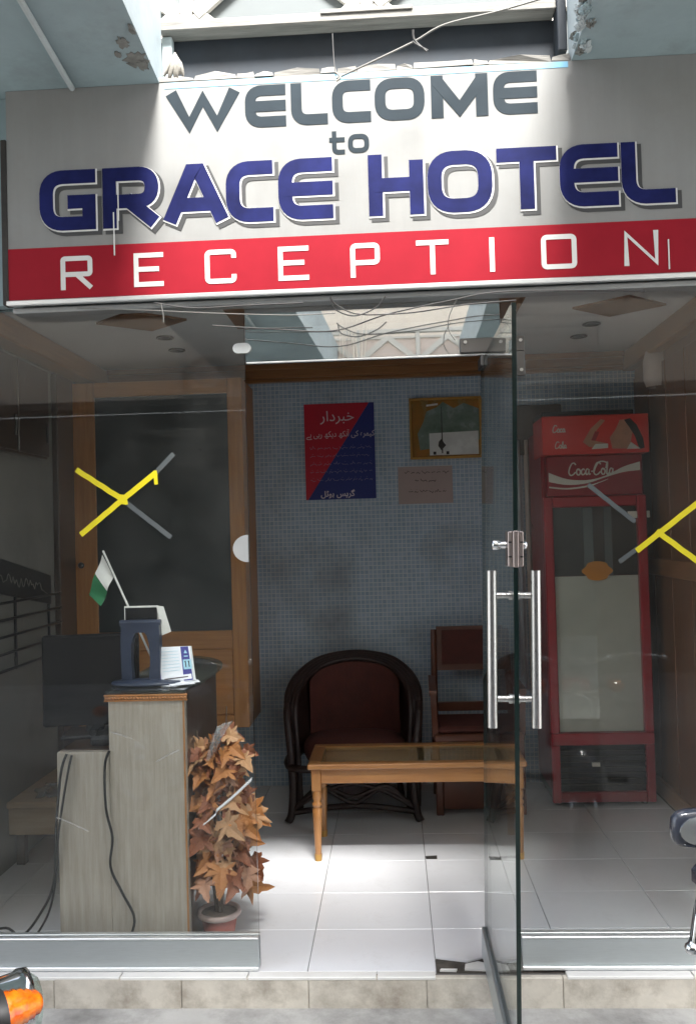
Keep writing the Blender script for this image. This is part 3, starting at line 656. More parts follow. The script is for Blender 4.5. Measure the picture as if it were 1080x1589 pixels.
# the open door
DX = .318; DY0, DY1 = .135, -.665; DZ0, DZ1 = .018, 2.095
dr = thing('glass_door', 'frameless glass door swung open to the street with long steel bar handles', 'door', (DX, GY, 0))
m = MB(); m.box((DX-.006, DY1, DZ0+.02), (DX+.006, DY0, DZ1)); m.m = [1, 1, 1, 0, 1, 0]; m.build('pane', ['clear_glass', 'glass_edge'], dr)
m = MB(); m.box((DX-.017, DY1+.004, DZ0), (DX-.0065, DY0, DZ0+.095), .003); m.box((DX+.0065, DY1+.004, DZ0), (DX+.017, DY0, DZ0+.095), .003); m.build('bottom_rail', 'aluminium', dr)
m = MB(); m.box((DX-.017, GY-.055, DZ1-.035), (DX-.0065, DY0+.001, DZ1+.004), .003); m.box((DX+.0065, GY-.055, DZ1-.035), (DX+.017, DY0+.001, DZ1+.004), .003); m.build('pivot_patch', 'dark_steel', dr)
HY = -.62
for sg_ in (-1, 1):
    hx = DX+sg_*.058; o = MB().cyl((hx, HY, .972), (hx, HY, 1.388), .0135, None, 20).build('bar_handle', 'steel', dr)
    for z_ in (1.322, 1.048):
        m = MB(); m.cyl((DX+sg_*.0065, HY, z_), (DX+sg_*.045, HY, z_), .0085, None, 14); m.cyl((DX+sg_*.0062, HY, z_), (DX+sg_*.014, HY, z_), .0125, None, 14); m.build('standoff', 'steel', o)
lk = MB(); lk.box((DX-.007, DY1-.006, 1.398), (DX+.007, DY1+.05, 1.494), .002); lk.box((DX-.020, DY1-.003, 1.40), (DX-.0075, DY1+.055, 1.492), .002); lk.box((DX+.0075, DY1-.003, 1.40), (DX+.020, DY1+.055, 1.492), .002)
lk = lk.build('lock', 'pink_steel', dr)
m = MB()
for s_ in (-1, 1):
    for z_ in (1.424, 1.462): m.box((DX+s_*.011, DY1-.0036, z_), (DX+s_*.019, DY1+.0, z_+.004))
m.build('slot', 'black', lk)
m = MB(); m.lathe((DX-.020, DY1+.026, 1.456), [(.009, 0), (.010, .012), (.008, .014), (.013, .020), (.013, .036), (.010, .039), (0, .039)], 16, (-1, 0, 0)); m.build('thumb_turn', 'chrome', lk)
m = MB(); m.lathe((DX+.020, DY1+.026, 1.456), [(.012, 0), (.012, .010), (.009, .013), (0, .013)], 16, (1, 0, 0)); m.build('cylinder', 'chrome', lk)
dr.location.x = .282; dr.rotation_euler.y = .0247          # the heavy leaf hangs a little out of plumb
# tape crosses on the glass
def tape_cross(label, arms):
    t = thing('tape_cross', label, 'tape', tuple(at(arms[0][0], arms[0][1], GY-.006)), group='tape crosses on the glass')
    for k, (x0, y0, x1, y1, mt, w_) in enumerate(arms):
        a, b = at(x0, y0, GY-.0056), at(x1, y1, GY-.0056); m = MB(); n = 7
        pts = [(a.x+(b.x-a.x)*i/n, a.z+(b.z-a.z)*i/n+.0009*math.sin(3*i+k)) for i in range(n+1)]
        m.ribbon(pts, w_, .0006+.0004*k, y=GY-.0054); m.build('tape_strip', mt, t)
    return t
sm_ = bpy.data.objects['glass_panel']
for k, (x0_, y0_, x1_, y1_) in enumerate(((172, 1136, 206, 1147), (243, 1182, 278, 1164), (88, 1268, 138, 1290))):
    a, b = at(x0_, y0_, GY-.0056), at(x1_, y1_, GY-.0056); m = MB(); m.ribbon([(a.x, a.z), ((a.x+b.x)/2, (a.z+b.z)/2+.002), (b.x, b.z)], .0022, .0005, y=GY-.0052); m.build('pane_streak', 'plastic_film', sm_)  # thin pale streaks on the left pane
tape_cross('yellow tape cross on the left glass panel with a folded end', [(190, 775, 266, 834, 'tape_grey', .0085), (238, 738, 270, 704, 'tape_grey', .0085), (119, 729, 192, 776, 'tape_yellow', .0095), (126, 830, 190, 776, 'tape_yellow', .0095), (190, 776, 243, 733, 'tape_yellow', .0095), (241, 730, 243, 752, 'tape_yellow', .0065), (184, 774, 198, 776, 'tape_yellow', .016)])
tape_cross('yellow tape cross on the right glass panel with a faded grey arm', [(912, 752, 985, 810, 'tape_grey', .008), (960, 872, 990, 850, 'tape_grey', .008), (1018, 824, 1110, 892, 'tape_yellow', .0095), (987, 855, 1110, 758, 'tape_yellow', .0095)])
# ------------------------------------------------------------------ things on and against the back wall
# timber framed cupboard with dark panes
cx0, cx1, cy0, cz0, cz1 = -1.803, -.822, 1.84, .44, 2.385
cb = thing('wall_cupboard', 'tall light brown timber cupboard with one dark pane hung on the back wall', 'cupboard', (-1.3, cy0, cz0))
MB().box((cx0, cy0+.021, cz0), (cx1, YB-.002, cz1), .004).build('carcass', 'frame_wood', cb)
q0, q1 = at(146, 617, cy0), at(361, 978, cy0)
MB().box((cx0, cy0, cz0+.001), (q0.x, cy0+.020, cz1-.001), .003).build('stile', 'frame_wood', cb); MB().box((q1.x, cy0, cz0+.001), (cx1, cy0+.020, cz1-.001), .003).build('stile', 'frame_wood', cb)
MB().box((q0.x+.001, cy0+.0005, q0.z), (q1.x-.001, cy0+.020, cz1-.0015), .003).build('rail', 'frame_wood_x', cb)
MB().box((q0.x+.001, cy0+.0005, cz0+.0015), (q1.x-.001, cy0+.020, cz0+.07), .003).build('rail', 'frame_wood_x', cb)
MB().box((q0.x+.001, cy0+.0005, q1.z-.10), (q1.x-.001, cy0+.020, q1.z), .003).build('rail', 'frame_wood_x', cb)
MB().box((q0.x+.001, cy0+.006, cz0+.071), (q1.x-.001, cy0+.0205, q1.z-.101), .01).build('lower_panel', 'frame_wood_x', cb)
MB().box((q0.x+.001, cy0+.009, q1.z+.001), (q1.x-.001, cy0+.0205, q0.z-.001)).build('dark_pane', 'dark_pane', cb)
MB().lathe((cx0+.06, cy0, 1.36), [(.012, 0), (.012, .012), (.018, .02), (.012, .03), (0, .031)], 12, (0, -1, 0)).build('knob', 'dark_steel', cb)
# red and blue notice
pY = YB-.001
a, b = at(471.5, 628, pY), at(584, 773, pY)
ps = thing('notice_poster', 'red and blue diagonal notice in Urdu on the mosaic wall', 'poster', (a.x, pY, b.z))
MB().prism([(a.x, pY, b.z), (a.x, pY, a.z), (b.x-.03, pY, a.z), (a.x+.012, pY, b.z)], (0, -.004, 0)).build('red_field', 'poster_red', ps)
MB().prism([(a.x+.0125, pY, b.z), (b.x-.0295, pY, a.z), (b.x, pY, a.z), (b.x, pY, b.z)], (0, -.004, 0)).build('blue_field', 'poster_blue', ps)
cx_ = (a.x+b.x)/2; yp = pY-.004
text_mesh('headline', urdu('خبردار'), .085, cx_-.01, a.z-.105, yp, 'poster_ink', ps)
text_mesh('subhead', urdu('کیمرہ کی آنکھ دیکھ رہی ہے'), .048, cx_+.005, a.z-.200, yp, 'poster_ink', ps, squeeze=.82)
m = MB()
for k in range(5): scribble(m, a.x+.03, b.x-.02, a.z-.268-.048*k, .016, yp, 40+k, .0010)
o = m.build('small_print', 'small_ink', ps); o['kind'] = 'stuff'
text_mesh('footer', urdu('گریس ہوٹل'), .046, cx_-.02, b.z+.018, yp, 'poster_ink', ps, bold=.001)
# framed picture
a, b = at(634, 619, pY), at(748.5, 710, pY)
fp = thing('framed_picture', 'gold framed picture on the mosaic wall above a pinkish paper', 'picture', (a.x, pY, b.z)); fw = .014
m = MB(); m.box((a.x, pY-.022, b.z), (a.x+fw, pY, a.z), .003); m.box((b.x-fw, pY-.022, b.z), (b.x, pY, a.z), .003); m.box((a.x+fw, pY-.0215, a.z-fw), (b.x-fw, pY, a.z), .003); m.box((a.x+fw, pY-.0215, b.z), (b.x-fw, pY, b.z+fw), .003); m.build('frame', 'gold_frame', fp)
MB().box((a.x+fw, pY-.008, b.z+fw), (b.x-fw, pY, a.z-fw)).build('print', 'photo_orange', fp)
wd, ht = b.x-a.x, a.z-b.z; y_ = pY-.008
def patch(pts, mt, dz, nm): MB().prism([(a.x+u*wd, y_, b.z+v*ht) for u, v in pts], (0, -.0006-dz*.0004, 0)).build(nm, mt, fp)
patch([(.14, .15), (.11, .42), (.19, .60), (.24, .78), (.38, .84), (.47, .93), (.62, .82), (.76, .90), (.97, .80), (.97, .30), (.5, .2)], 'photo_green', 0, 'printed_trees')
patch([(.27, .06), (.27, .42), (.95, .44), (.95, .06)], 'photo_white', 1, 'printed_water')
patch([(.437, .09), (.443, .85), (.452, .85), (.456, .09)], 'compressor', 2, 'printed_mast'); patch([(.39, .21), (.40, .28), (.44, .33), (.47, .26), (.50, .22), (.46, .17), (.43, .14), (.41, .18)], 'compressor', 3, 'printed_shape')
patch([(.32, .07), (.32, .12), (.36, .12), (.36, .07)], 'black', 2, 'printed_mark'); patch([(.50, .07), (.50, .12), (.54, .12), (.54, .07)], 'black', 2, 'printed_mark')
patch([(.24, .86), (.24, .89), (.40, .91), (.40, .88)], 'photo_white', 2, 'printed_glint')
a, b = at(617, 725, pY), at(703, 780, pY)
pp = thing('wall_notice', 'pinkish paper with three lines of handwriting taped below the gold picture', 'paper', (a.x, pY, b.z))
MB().box((a.x, pY-.0015, b.z), (b.x, pY, a.z)).build('sheet', 'pink_paper', pp)
m = MB(); scribble(m, a.x+.04, b.x-.02, a.z-.035, .016, pY-.0015, 71, .0018); scribble(m, a.x+.10, b.x-.09, a.z-.085, .018, pY-.0015, 72, .0022); scribble(m, a.x+.06, b.x-.04, a.z-.150, .016, pY-.0015, 73, .0018); m.build('handwriting', 'ink', pp)
# curtain and black board right of the doorway
ct = thing('curtain', 'pale curtain strips hanging at the back wall left of the red cooler', 'curtain', (.85, YB-.03, .9))
x0_, x1_ = at(803, 900, YB-.03).x, at(846, 900, YB-.03).x
for k, (u0, u1, mt) in enumerate(((0, .30, 'grey_cloth'), (.36, .70, 'curtain_cloth'), (.74, 1.0, 'grey_cloth'))):
    MB().grid(lambda u, v: (x0_+(x1_-x0_)*(u0+(u1-u0)*u), YB-.03+.012*math.sin(u*9+k*2)+.004*math.sin(v*5), .55+1.47*v), 10, 10).build('curtain_strip', mt, ct)
a, b = at(800, 630, YB-.002), at(845, 706, YB-.002)
bb = thing('black_board', 'black board high on the back wall beside the cooler header', 'board', (a.x, YB-.002, b.z)); MB().box((a.x-.0, YB-.03, b.z), (b.x+.1, YB-.002, a.z), .004).build('board', 'dark_wood', bb)
m = MB(); q = at(836, 645, YB-.03); m.ribbon([(q.x-.012, q.z-.07), (q.x, q.z), (q.x+.012, q.z-.07)], .0035, .001, y=YB-.0302); m.ribbon(fillet([(q.x+.01, q.z-.13), (q.x-.025, q.z-.13), (q.x-.025, q.z-.22), (q.x+.01, q.z-.22)], .03), .004, .001, y=YB-.0302); m.build('letters', 'cooler_white', bb)
# wall lamp, upper right
q = at(1000, 572, 1.75)
wl = thing('wall_fixture', 'pale rounded wall fixture high on the panelled wall', 'lamp', (XR-.02, 1.75, q.z))
MB().lathe((XR-.026, 1.75, q.z), [(.05, -.10), (.065, -.06), (.065, .04), (.05, .09), (0, .1)], 16).build('shade', 'curtain_cloth', wl); MB().box((XR-.022, 1.72, q.z-.05), (XR-.0145, 1.78, q.z+.05), .002).build('plate', 'dark_steel', wl)
# ------------------------------------------------------------------ drinks cooler
FY = 1.75; fx0, fx1 = .808, 1.350
fr = thing('drinks_cooler', 'tall red drinks cooler with glass door and a white script name on its header', 'cooler', ((fx0+fx1)/2, FY, 0))
MB().box((fx0, FY+.045, .085), (fx1, YB-.05, 2.03), .006).build('cabinet', 'fridge_dark_red', fr)
m = MB()
m.box((fx0+.01, FY+.06, .028), (fx1-.01, YB-.05, .084), .003)
for x_ in (fx0+.04, fx1-.04):
    for y_ in (FY+.1, YB-.1): m.cyl((x_, y_, 0), (x_, y_, .03), .018, None, 10)
m.build('base', 'dark_steel', fr)
for a_, b_ in (((fx0, FY, .40), (fx0+.048, FY+.044, 1.66)), ((fx1-.048, FY, .40), (fx1, FY+.044, 1.66)), ((fx0, FY, .335), (fx1, FY+.044, .399)), ((fx0, FY, 1.605), (fx1, FY+.044, 1.66))):
    if a_[2] == 1.605: a_ = (fx0+.049, FY, 1.605); b_ = (fx1-.049, FY+.0435, 1.66)
    MB().box(a_, b_, .005).build('door_frame', 'fridge_red', fr)
m = MB(); m.box((fx0+.049, FY+.012, .40), (fx1-.049, FY+.020, 1.604)); m.build('door_pane', 'clear_glass', fr)
MB().box((fx0+.049, FY+.032, .402), (fx1-.049, FY+.0425, 1.232)).build('white_liner', 'cooler_white', fr)
MB().box((fx0+.049, FY+.034, 1.234), (fx1-.049, FY+.0425, 1.603)).build('dark_interior', 'dark_clutter', fr)
for x_, w_ in ((1.02, .05), (1.13, .04)): MB().box((x_, FY+.028, 1.235), (x_+w_, FY+.033, 1.60)).build('light_strip', 'rail_back', fr)
q = at(927, 886, FY); m = MB(); m.prism([(q.x+.075*math.cos(a)*(1+.12*math.cos(6*a)), FY+.0115, q.z+.052*math.sin(a)) for a in np.linspace(0, 2*math.pi, 30)[:-1]], (0, -.002, 0)); m.build('sticker', 'sticker_orange', fr)
q = at(995, 798, FY); MB().box((q.x-.07, FY+.0095, q.z-.018), (q.x+.045, FY+.0115, q.z+.018)).build('sticker', 'cooler_white', fr)
# opener slot and grille at the foot
MB().box((fx0, FY+.005, .03), (fx0+.045, FY+.044, .334), .004).build('foot_post', 'fridge_red', fr); MB().box((fx1-.045, FY+.005, .03), (fx1, FY+.044, .334), .004).build('foot_post', 'fridge_dark_red', fr)
MB().box((fx0+.046, FY+.036, .06), (fx1-.046, FY+.0445, .333)).build('machine_bay', 'black', fr)
for k in range(7): MB().cyl((fx0+.046, FY+.022, .125+.03*k), (fx1-.046, FY+.022, .125+.03*k), .0045, None, 6).build('grille_bar', 'compressor', fr)
MB().box((fx0+.046, FY+.008, .032), (fx1-.046, FY+.035, .085), .003).build('kick_plate', 'fridge_dark_red', fr)
MB().box((1.02, FY+.004, .222), (1.06, FY+.020, .242)).build('rating_plate', 'cooler_white', fr)
# header: logo panel and picture box above
MB().box((fx0+.02, FY-.01, 1.664), (fx1-.02, FY+.044, 1.878), .004).build('logo_panel', 'fridge_dark_red', fr)
MB().box((fx0-.005, FY-.06, 1.882), (fx1+.01, FY+.24, 2.088), .005).build('picture_box', 'header_red', fr)
MB().box((fx0+.0, FY-.03, 2.089), (fx1-.06, FY+.24, 2.115), .004).build('lid', 'black', fr)
ly = FY-.010
wave_t = [(.0, .62), (.2, .40), (.42, .36), (.62, .47), (.82, .70), (1, .80)]; wave_b = [(1, .52), (.86, .56), (.64, .40), (.44, .27), (.2, .22), (0, .30)]
lx0, lx1, lz0, lz1 = fx0+.03, fx1-.03, 1.668, 1.874
Pw = lambda u, v: (lx0+u*(lx1-lx0), lz0+v*(lz1-lz0))
def band(top, bot, h, nm, mt):
    T = smooth_path([(*Pw(*q), 0) for q in top], 5); B = smooth_path([(*Pw(*q), 0) for q in bot[::-1]], 5); V = []; Fc = []
    for p, q in zip(T, B): V += [(p.x, ly-h, p.y), (q.x, ly-h, q.y)]
    m = MB(); m.add(V, [(2*i, 2*i+1, 2*i+3, 2*i+2) for i in range(len(T)-1)]); m.build(nm, mt, fr)
band([(0, .60), (.2, .42), (.42, .38), (.62, .48), (.82, .70), (1, .82)], [(1, .60), (.82, .56), (.62, .44), (.42, .30), (.2, .27), (0, .36)], .0015, 'white_wave', 'cooler_white')
band([(0, .24), (.2, .19), (.42, .24), (.55, .32), (.6, .36), (.65, .40)], [(.65, .39), (.6, .34), (.55, .30), (.42, .20), (.2, .15), (0, .20)], .0012, 'thin_wave', 'cooler_white')
# script lettering
def script(strokes, x, z, s, hw, nm, mt, y, h=.0020):
    m = MB()
    for k, st in enumerate(strokes):
        P = smooth_path([(x+u*s, z+v*s, 0) for u, v in st], 5); m.ribbon([(q.x, q.y) for q in P], hw, h+.0002*(k % 3), y=y)
    m.build(nm, mt, fr)
Cc = [(.62, .86), (.50, 1.02), (.30, .98), (.10, .62), (.02, .22), (.16, -.02), (.38, .04), (.58, .24)]
oo = [(.30, .46), (.12, .50), (.01, .28), (.08, .03), (.24, .02), (.34, .24), (.28, .44), (.18, .40)]
cc = [(.30, .40), (.20, .50), (.06, .40), (.01, .20), (.10, .01), (.26, .06), (.34, .18)]
aa = [(.28, .42), (.14, .50), (.01, .26), (.07, .02), (.20, .08), (.29, .30), (.31, .48), (.29, .16), (.33, .02), (.42, .10)]
ll = [(.03, .52), (.12, .92), (.18, 1.02), (.17, .72), (.10, .24), (.12, .02), (.22, .02), (.30, .14)]
sh = lambda st, dx, k=1: [(u*k+dx, v*k) for u, v in st]
logo = [sh(Cc, 0), sh(oo, .66), sh(cc, 1.06), sh(aa, 1.44), [(1.92, .27), (2.06, .30)], sh(Cc, 2.12), [(2.16, .26), (2.34, .70), (2.60, 1.06), (3.0, 1.10), (3.3, .98)], sh(oo, 2.76), sh(ll, 3.14), sh(aa, 3.46)]
script(logo, *Pw(.22, .52), .062, .0034, 'script_name', 'cooler_white', ly)
# picture on the upper box: someone in red drinking
py_ = FY-.060; bx0, bx1, bz0, bz1 = fx0, fx1, 1.886, 2.084
def pic(pts, mt, h, nm): MB().prism([(bx0+u*(bx1-bx0), py_+.0002, bz0+v*(bz1-bz0)) for u, v in pts], (0, -.0008-h*.0004, 0)).build(nm, mt, fr)
pic([(.66, .10), (.64, .40), (.70, .62), (.74, .86), (.82, .88), (.86, .55), (.84, .28), (.92, .08)], 'skin_print', 1, 'printed_face')
pic([(.78, .86), (.84, .90), (.90, .72), (.96, .35), (.97, .10), (.92, .06), (.88, .42), (.83, .66)], 'hair_print', 2, 'printed_hair')
pic([(.38, .30), (.46, .66), (.56, .90), (.60, .86), (.52, .62), (.47, .34), (.62, .24), (.62, .14), (.44, .16)], 'skin_print', 1, 'printed_arm')
pic([(.46, .34), (.50, .58), (.54, .56), (.50, .32)], 'fridge_dark_red', 2, 'printed_bottle'); pic([(.46, .10), (.62, .12), (.62, .24), (.50, .24)], 'cooler_white', 2, 'printed_sleeve'); pic([(.80, .08), (.84, .26), (.93, .08)], 'cooler_white', 3, 'printed_collar')
script([sh(Cc, 0), sh(oo, .66), sh(cc, 1.06), sh(aa, 1.44)], bx0+.05, bz0+.115, .036, .0026, 'small_script', 'cooler_white', py_, .0012)
script([sh(Cc, 0), sh(oo, .66), sh(ll, 1.06), sh(aa, 1.38)], bx0+.06, bz0+.03, .034, .0026, 'small_script', 'cooler_white', py_, .0012)
# ------------------------------------------------------------------ furniture
tx0, tx1, ty0, ty1, tz = -.424, .572, 1.025, 1.42, .445
ctb = thing('coffee_table', 'low light orange wooden coffee table with a glass top in front of the chairs', 'table', ((tx0+tx1)/2, (ty0+ty1)/2, 0))
for a_, b_, mt in (((tx0, ty0, tz-.024), (tx1, ty0+.055, tz), 'table_wood'), ((tx0, ty1-.055, tz-.024), (tx1, ty1, tz), 'table_wood'), ((tx0, ty0+.056, tz-.024), (tx0+.06, ty1-.056, tz), 'table_wood'), ((tx1-.06, ty0+.056, tz-.024), (tx1, ty1-.056, tz), 'table_wood')):
    MB().box(a_, b_, .005).build('top_rail', mt, ctb)
MB().box((tx0+.058, ty0+.053, tz-.010), (tx1-.058, ty1-.053, tz-.004)).build('glass_top', 'table_glass', ctb)
MB().box((.085, ty0+.056, tz-.024), (.115, ty1-.056, tz-.011), .003).build('cross_bar', 'table_wood', ctb)
for a_, b_ in (((tx0+.06, ty0+.022, tz-.092), (tx1-.06, ty0+.042, tz-.025)), ((tx0+.06, ty1-.042, tz-.092), (tx1-.06, ty1-.022, tz-.025)), ((tx0+.022, ty0+.06, tz-.092), (tx0+.042, ty1-.06, tz-.025)), ((tx1-.042, ty0+.06, tz-.092), (tx1-.022, ty1-.06, tz-.025))):
    MB().box(a_, b_, .003).build('apron', 'table_wood', ctb)
for x_ in (tx0+.038, tx1-.038):
    for y_ in (ty0+.038, ty1-.038):
        m = MB(); m.box((x_-.022, y_-.022, tz-.125), (x_+.022, y_+.022, tz-.0245), .003)
        m.lathe((x_, y_, 0), [(.0, .0), (.013, .0), (.015, .03), (.017, .10), (.021, .20), (.022, .235), (.015, .243), (.023, .252), (.023, .262), (.015, .27), (.022, .285), (.021, .315), (.02, .321)], 16)
        l_ = m.build('leg', 'table_wood_z', ctb); MB().cyl((x_, y_, 0), (x_, y_, .03), .0165, .0175, 12).build('ferrule', 'gold_frame', l_)
# woven armchair
ac = thing('cane_armchair', 'dark round backed cane armchair with maroon upholstery against the mosaic wall', 'armchair', (-.245, 1.80, 0))
hp = [(-.335, -.06, .03), (-.345, -.05, .30), (-.36, -.02, .56), (-.352, .07, .655), (-.30, .20, .720), (-.19, .30, .778), (0, .335, .802), (.19, .30, .778), (.30, .20, .720), (.352, .07, .655), (.36, -.02, .56), (.345, -.05, .30), (.335, -.06, .03)]
for k in range(4):
    sc_ = 1-.045*k; P = [Vector((x*sc_, y*1.0-(.012*k), max(.03, z-(.010*k if z > .4 else 0)))) for x, y, z in hp]
    MB().tube(smooth_path(P, 6), .0165, 8).build('bent_cane', 'cane', ac, local=True)
shell = [Vector(q) for q in smooth_path([(x*.93, y-.01, z-.012) for x, y, z in hp[2:11]], 5)]
def weave(u, v):
    q = shell[min(int(u*(len(shell)-1)+.001), len(shell)-1)]; e = Vector((q.x*.88, q.y*.86+.01, .285)); p = e.lerp(q, v); return (p.x, p.y+.03*math.sin(math.pi*v)*(.4+abs(q.y)), p.z)
m = MB(); m.grid(weave, len(shell)-1, 8); m.grid(lambda u, v: tuple(Vector(weave(1-u, v))*1.0+Vector((0, .012, 0))), len(shell)-1, 8); m.build('woven_shell', 'cane', ac, local=True)
def backf(u, v):
    th = (u-.5)*2.1; top = .760-.10*abs(2*u-1)**2.6; return (.285*math.sin(th)*1.02, .05+.25*math.cos(th), .35+(top-.35)*v)
m = MB(); m.grid(backf, 18, 8); m.grid(lambda u, v: tuple(Vector(backf(1-u, v))+Vector((0, .022, 0))), 18, 8); m.build('backrest', 'maroon_cloth', ac, local=True)
def cush(u, v):
    a = 2*math.pi*u; r = (abs(math.cos(a))**2.6+abs(math.sin(a))**2.6)**(-1/2.6); pr = [(0, 0), (.95, 0), (1, .03), (1, .065), (.93, .092), (.6, .105), (0, .108)]
    i = min(int(v*6), 5); f = v*6-i; rr = pr[i][0]+(pr[i+1][0]-pr[i][0])*f; hh = pr[i][1]+(pr[i+1][1]-pr[i][1])*f
    return (.275*r*rr*math.cos(a), .02+.235*r*rr*math.sin(a), .290+hh)
m = MB(); m.grid(cush, 28, 12); m.build('seat_cushion', 'maroon_cloth', ac, local=True)
m = MB(); m.tube(smooth_path([(-.32, -.20, .280), (0, -.235, .280), (.32, -.20, .280), (.32, .16, .280), (0, .24, .280), (-.32, .16, .280)], 6, True), .02, 8, True); m.build('seat_rim', 'cane', ac, local=True)
for sx_ in (-1, 1):
    MB().tube(smooth_path([(sx_*.345, -.215, .0), (sx_*.325, -.20, .05), (sx_*.315, -.19, .2), (sx_*.325, -.175, .34), (sx_*.35, -.10, .52), (sx_*.355, -.03, .575)], 5), .021, 8).build('leg', 'cane', ac, local=True)
    MB().tube(smooth_path([(sx_*.25, .24, .0), (sx_*.23, .22, .15), (sx_*.22, .20, .34)], 5), .019, 8).build('leg', 'cane', ac, local=True)
    m = MB()
    for k in range(6): m.tube([(sx_*(.335-.003*k), -.15+.065*k, .345), (sx_*(.352-.012*k*.6), -.02+.04*k*.9, .57+.025*k)], .007, 6)
    m.build('side_weave', 'cane', ac, local=True)
m = MB()
for k in range(3): m.tube(smooth_path([(-.32+.03*k, -.20, .06+.03*k), (-.16, -.225, .16+.015*k), (0, -.23, .075+.03*k if k else .20), (.16, -.225, .16+.015*k), (.32-.03*k, -.20, .06+.03*k)], 6), .011, 6)
m.tube(smooth_path([(-.335, -.20, .045), (0, -.215, .085), (.335, -.20, .045)], 6), .016, 8); m.build('apron_scroll', 'cane', ac, local=True)
# wooden chair
wc = thing('wooden_chair', 'red brown wooden chair with padded upper back and open gap beside the cane armchair', 'chair', (.42, 1.87, 0))
for sx_ in (-1, 1):
    MB().tube([(sx_*.215, .19, 0), (sx_*.215, .15, .42), (sx_*.205, .22, .93)], [.019, .02, .017], 8).build('leg', 'chair_wood', wc, local=True)
    MB().box((sx_*.215-.019, -.205, 0), (sx_*.215+.019, -.167, .41), .004).build('leg', 'chair_wood', wc, local=True)
    m = MB(); m.bar((sx_*.235, -.19, .64), (sx_*.225, .185, .66), .04, .028); m.bar((sx_*.228, -.17, .41), (sx_*.235, -.17, .63), .03, .03, (0, 1, 0)); m.build('armrest', 'chair_wood', wc, local=True)
m = MB(); m.add([(-.195, .185, .70), (.195, .185, .70), (.19, .225, .945), (-.19, .225, .945), (-.195, .215, .70), (.195, .215, .70), (.19, .25, .945), (-.19, .25, .945)], [(0, 1, 2, 3), (7, 6, 5, 4), (0, 4, 5, 1), (1, 5, 6, 2), (2, 6, 7, 3), (3, 7, 4, 0)]); m.build('back_frame', 'chair_wood', wc, local=True)
m = MB(); m.add([(-.165, .178, .735), (.165, .178, .735), (.16, .212, .925), (-.16, .212, .925), (-.165, .19, .735), (.165, .19, .735), (.16, .225, .925), (-.16, .225, .925)], [(0, 1, 2, 3), (7, 6, 5, 4), (0, 4, 5, 1), (1, 5, 6, 2), (2, 6, 7, 3), (3, 7, 4, 0)]); m.build('back_pad', 'maroon_cloth', wc, local=True)
MB().box((-.195, .145, .475), (.195, .175, .525), .004).build('back_rail', 'chair_wood', wc, local=True)
MB().box((-.235, -.21, .385), (.235, .17, .425), .006).build('seat_frame', 'chair_wood', wc, local=True); MB().box((-.215, -.20, .4255), (.215, .14, .462), .014).build('seat_pad', 'maroon_cloth', wc, local=True)
m = MB(); m.box((-.195, -.195, .03), (.195, -.178, .20), .004); m.box((-.225, -.16, .16), (-.205, .16, .19), .003); m.box((.205, -.16, .16), (.225, .16, .19), .003); m.build('stretcher', 'chair_wood', wc, local=True)
# ------------------------------------------------------------------ reception counter
KY = .17
a, b = at(168, 1078, KY), at(298, 1466, KY); kx0, kx1, kz = a.x, b.x-.006, .945; dx0 = at(88, 1165, KY).x; dz_ = at(130, 1166, KY).z
rcn = thing('reception_counter', 'reception counter with grey brown laminate ends and a dark rounded front', 'counter', ((kx0+kx1)/2, KY, 0))
MB().box((kx0, KY, 0), (kx1, KY+.03, kz-.018), .002).build('end_panel', 'laminate', rcn)
MB().box((dx0, KY+.004, 0), (kx0-.001, KY+.034, dz_-.004), .002).build('end_panel', 'laminate', rcn)
# plan of the counter: straight customer side that rounds off at the back
plan = [(kx1, KY+.031), (kx1+.005, .45), (kx1, .72), (kx1-.05, .90), (kx1-.14, 1.02), (kx1-.25, 1.08)]
pl = [(q.x, q.y) for q in smooth_path([(u, v, 0) for u, v in plan], 6)]
m = MB(); V = [];
for (x_, y_) in pl: V += [(x_, y_, 0), (x_, y_, kz-.02)]
m.add(V, [(2*i, 2*i+2, 2*i+3, 2*i+1) for i in range(len(pl)-1)], True); m.build('curved_front', 'dark_wood', rcn)
m = MB(); m.prism([(kx0-.005, KY-.004, kz-.017), *[(x_+.006, y_ if i else KY-.004, kz-.017) for i, (x_, y_) in enumerate(pl)], (kx0-.005, 1.10, kz-.017)][::-1], (0, 0, .013)); m.build('top_board', 'dark_wood', rcn)
m = MB(); m.prism([(kx0-.008, KY-.010, kz-.003), *[(x_+.03*min(1, i/4), y_ if i else KY-.010, kz-.003) for i, (x_, y_) in enumerate(pl)], (kx0-.008, 1.12, kz-.003)][::-1], (0, 0, .008)); m.build('glass_top', 'table_glass', rcn)
m = MB()
n = 26
for k in range(n): x_ = kx0-.012+(kx1-kx0+.022)*(k+.5)/n; m.lathe((x_, KY-.004, kz-.0225), [(0, -.006), (.0045, -.005), (.0062, 0), (.0045, .005), (0, .006)], 8, (1, 0, 0))
m.box((kx0-.014, KY-.008, kz-.0165), (kx1+.012, KY-.0005, kz-.009), .002); m.box((kx0-.014, KY-.006, kz-.034), (kx1+.012, KY-.0005, kz-.028), .001); m.build('bead_trim', 'bead_wood', rcn)
MB().box((dx0, KY+.035, dz_-.03), (kx0+.10, 1.05, dz_-.002), .003).build('desk_top', 'dark_wood', rcn)
MB().box((kx1-.007, KY-.003, 0), (kx1-.0005, KY-.0002, kz-.036)).build('edge_strip', 'table_wood_z', rcn)
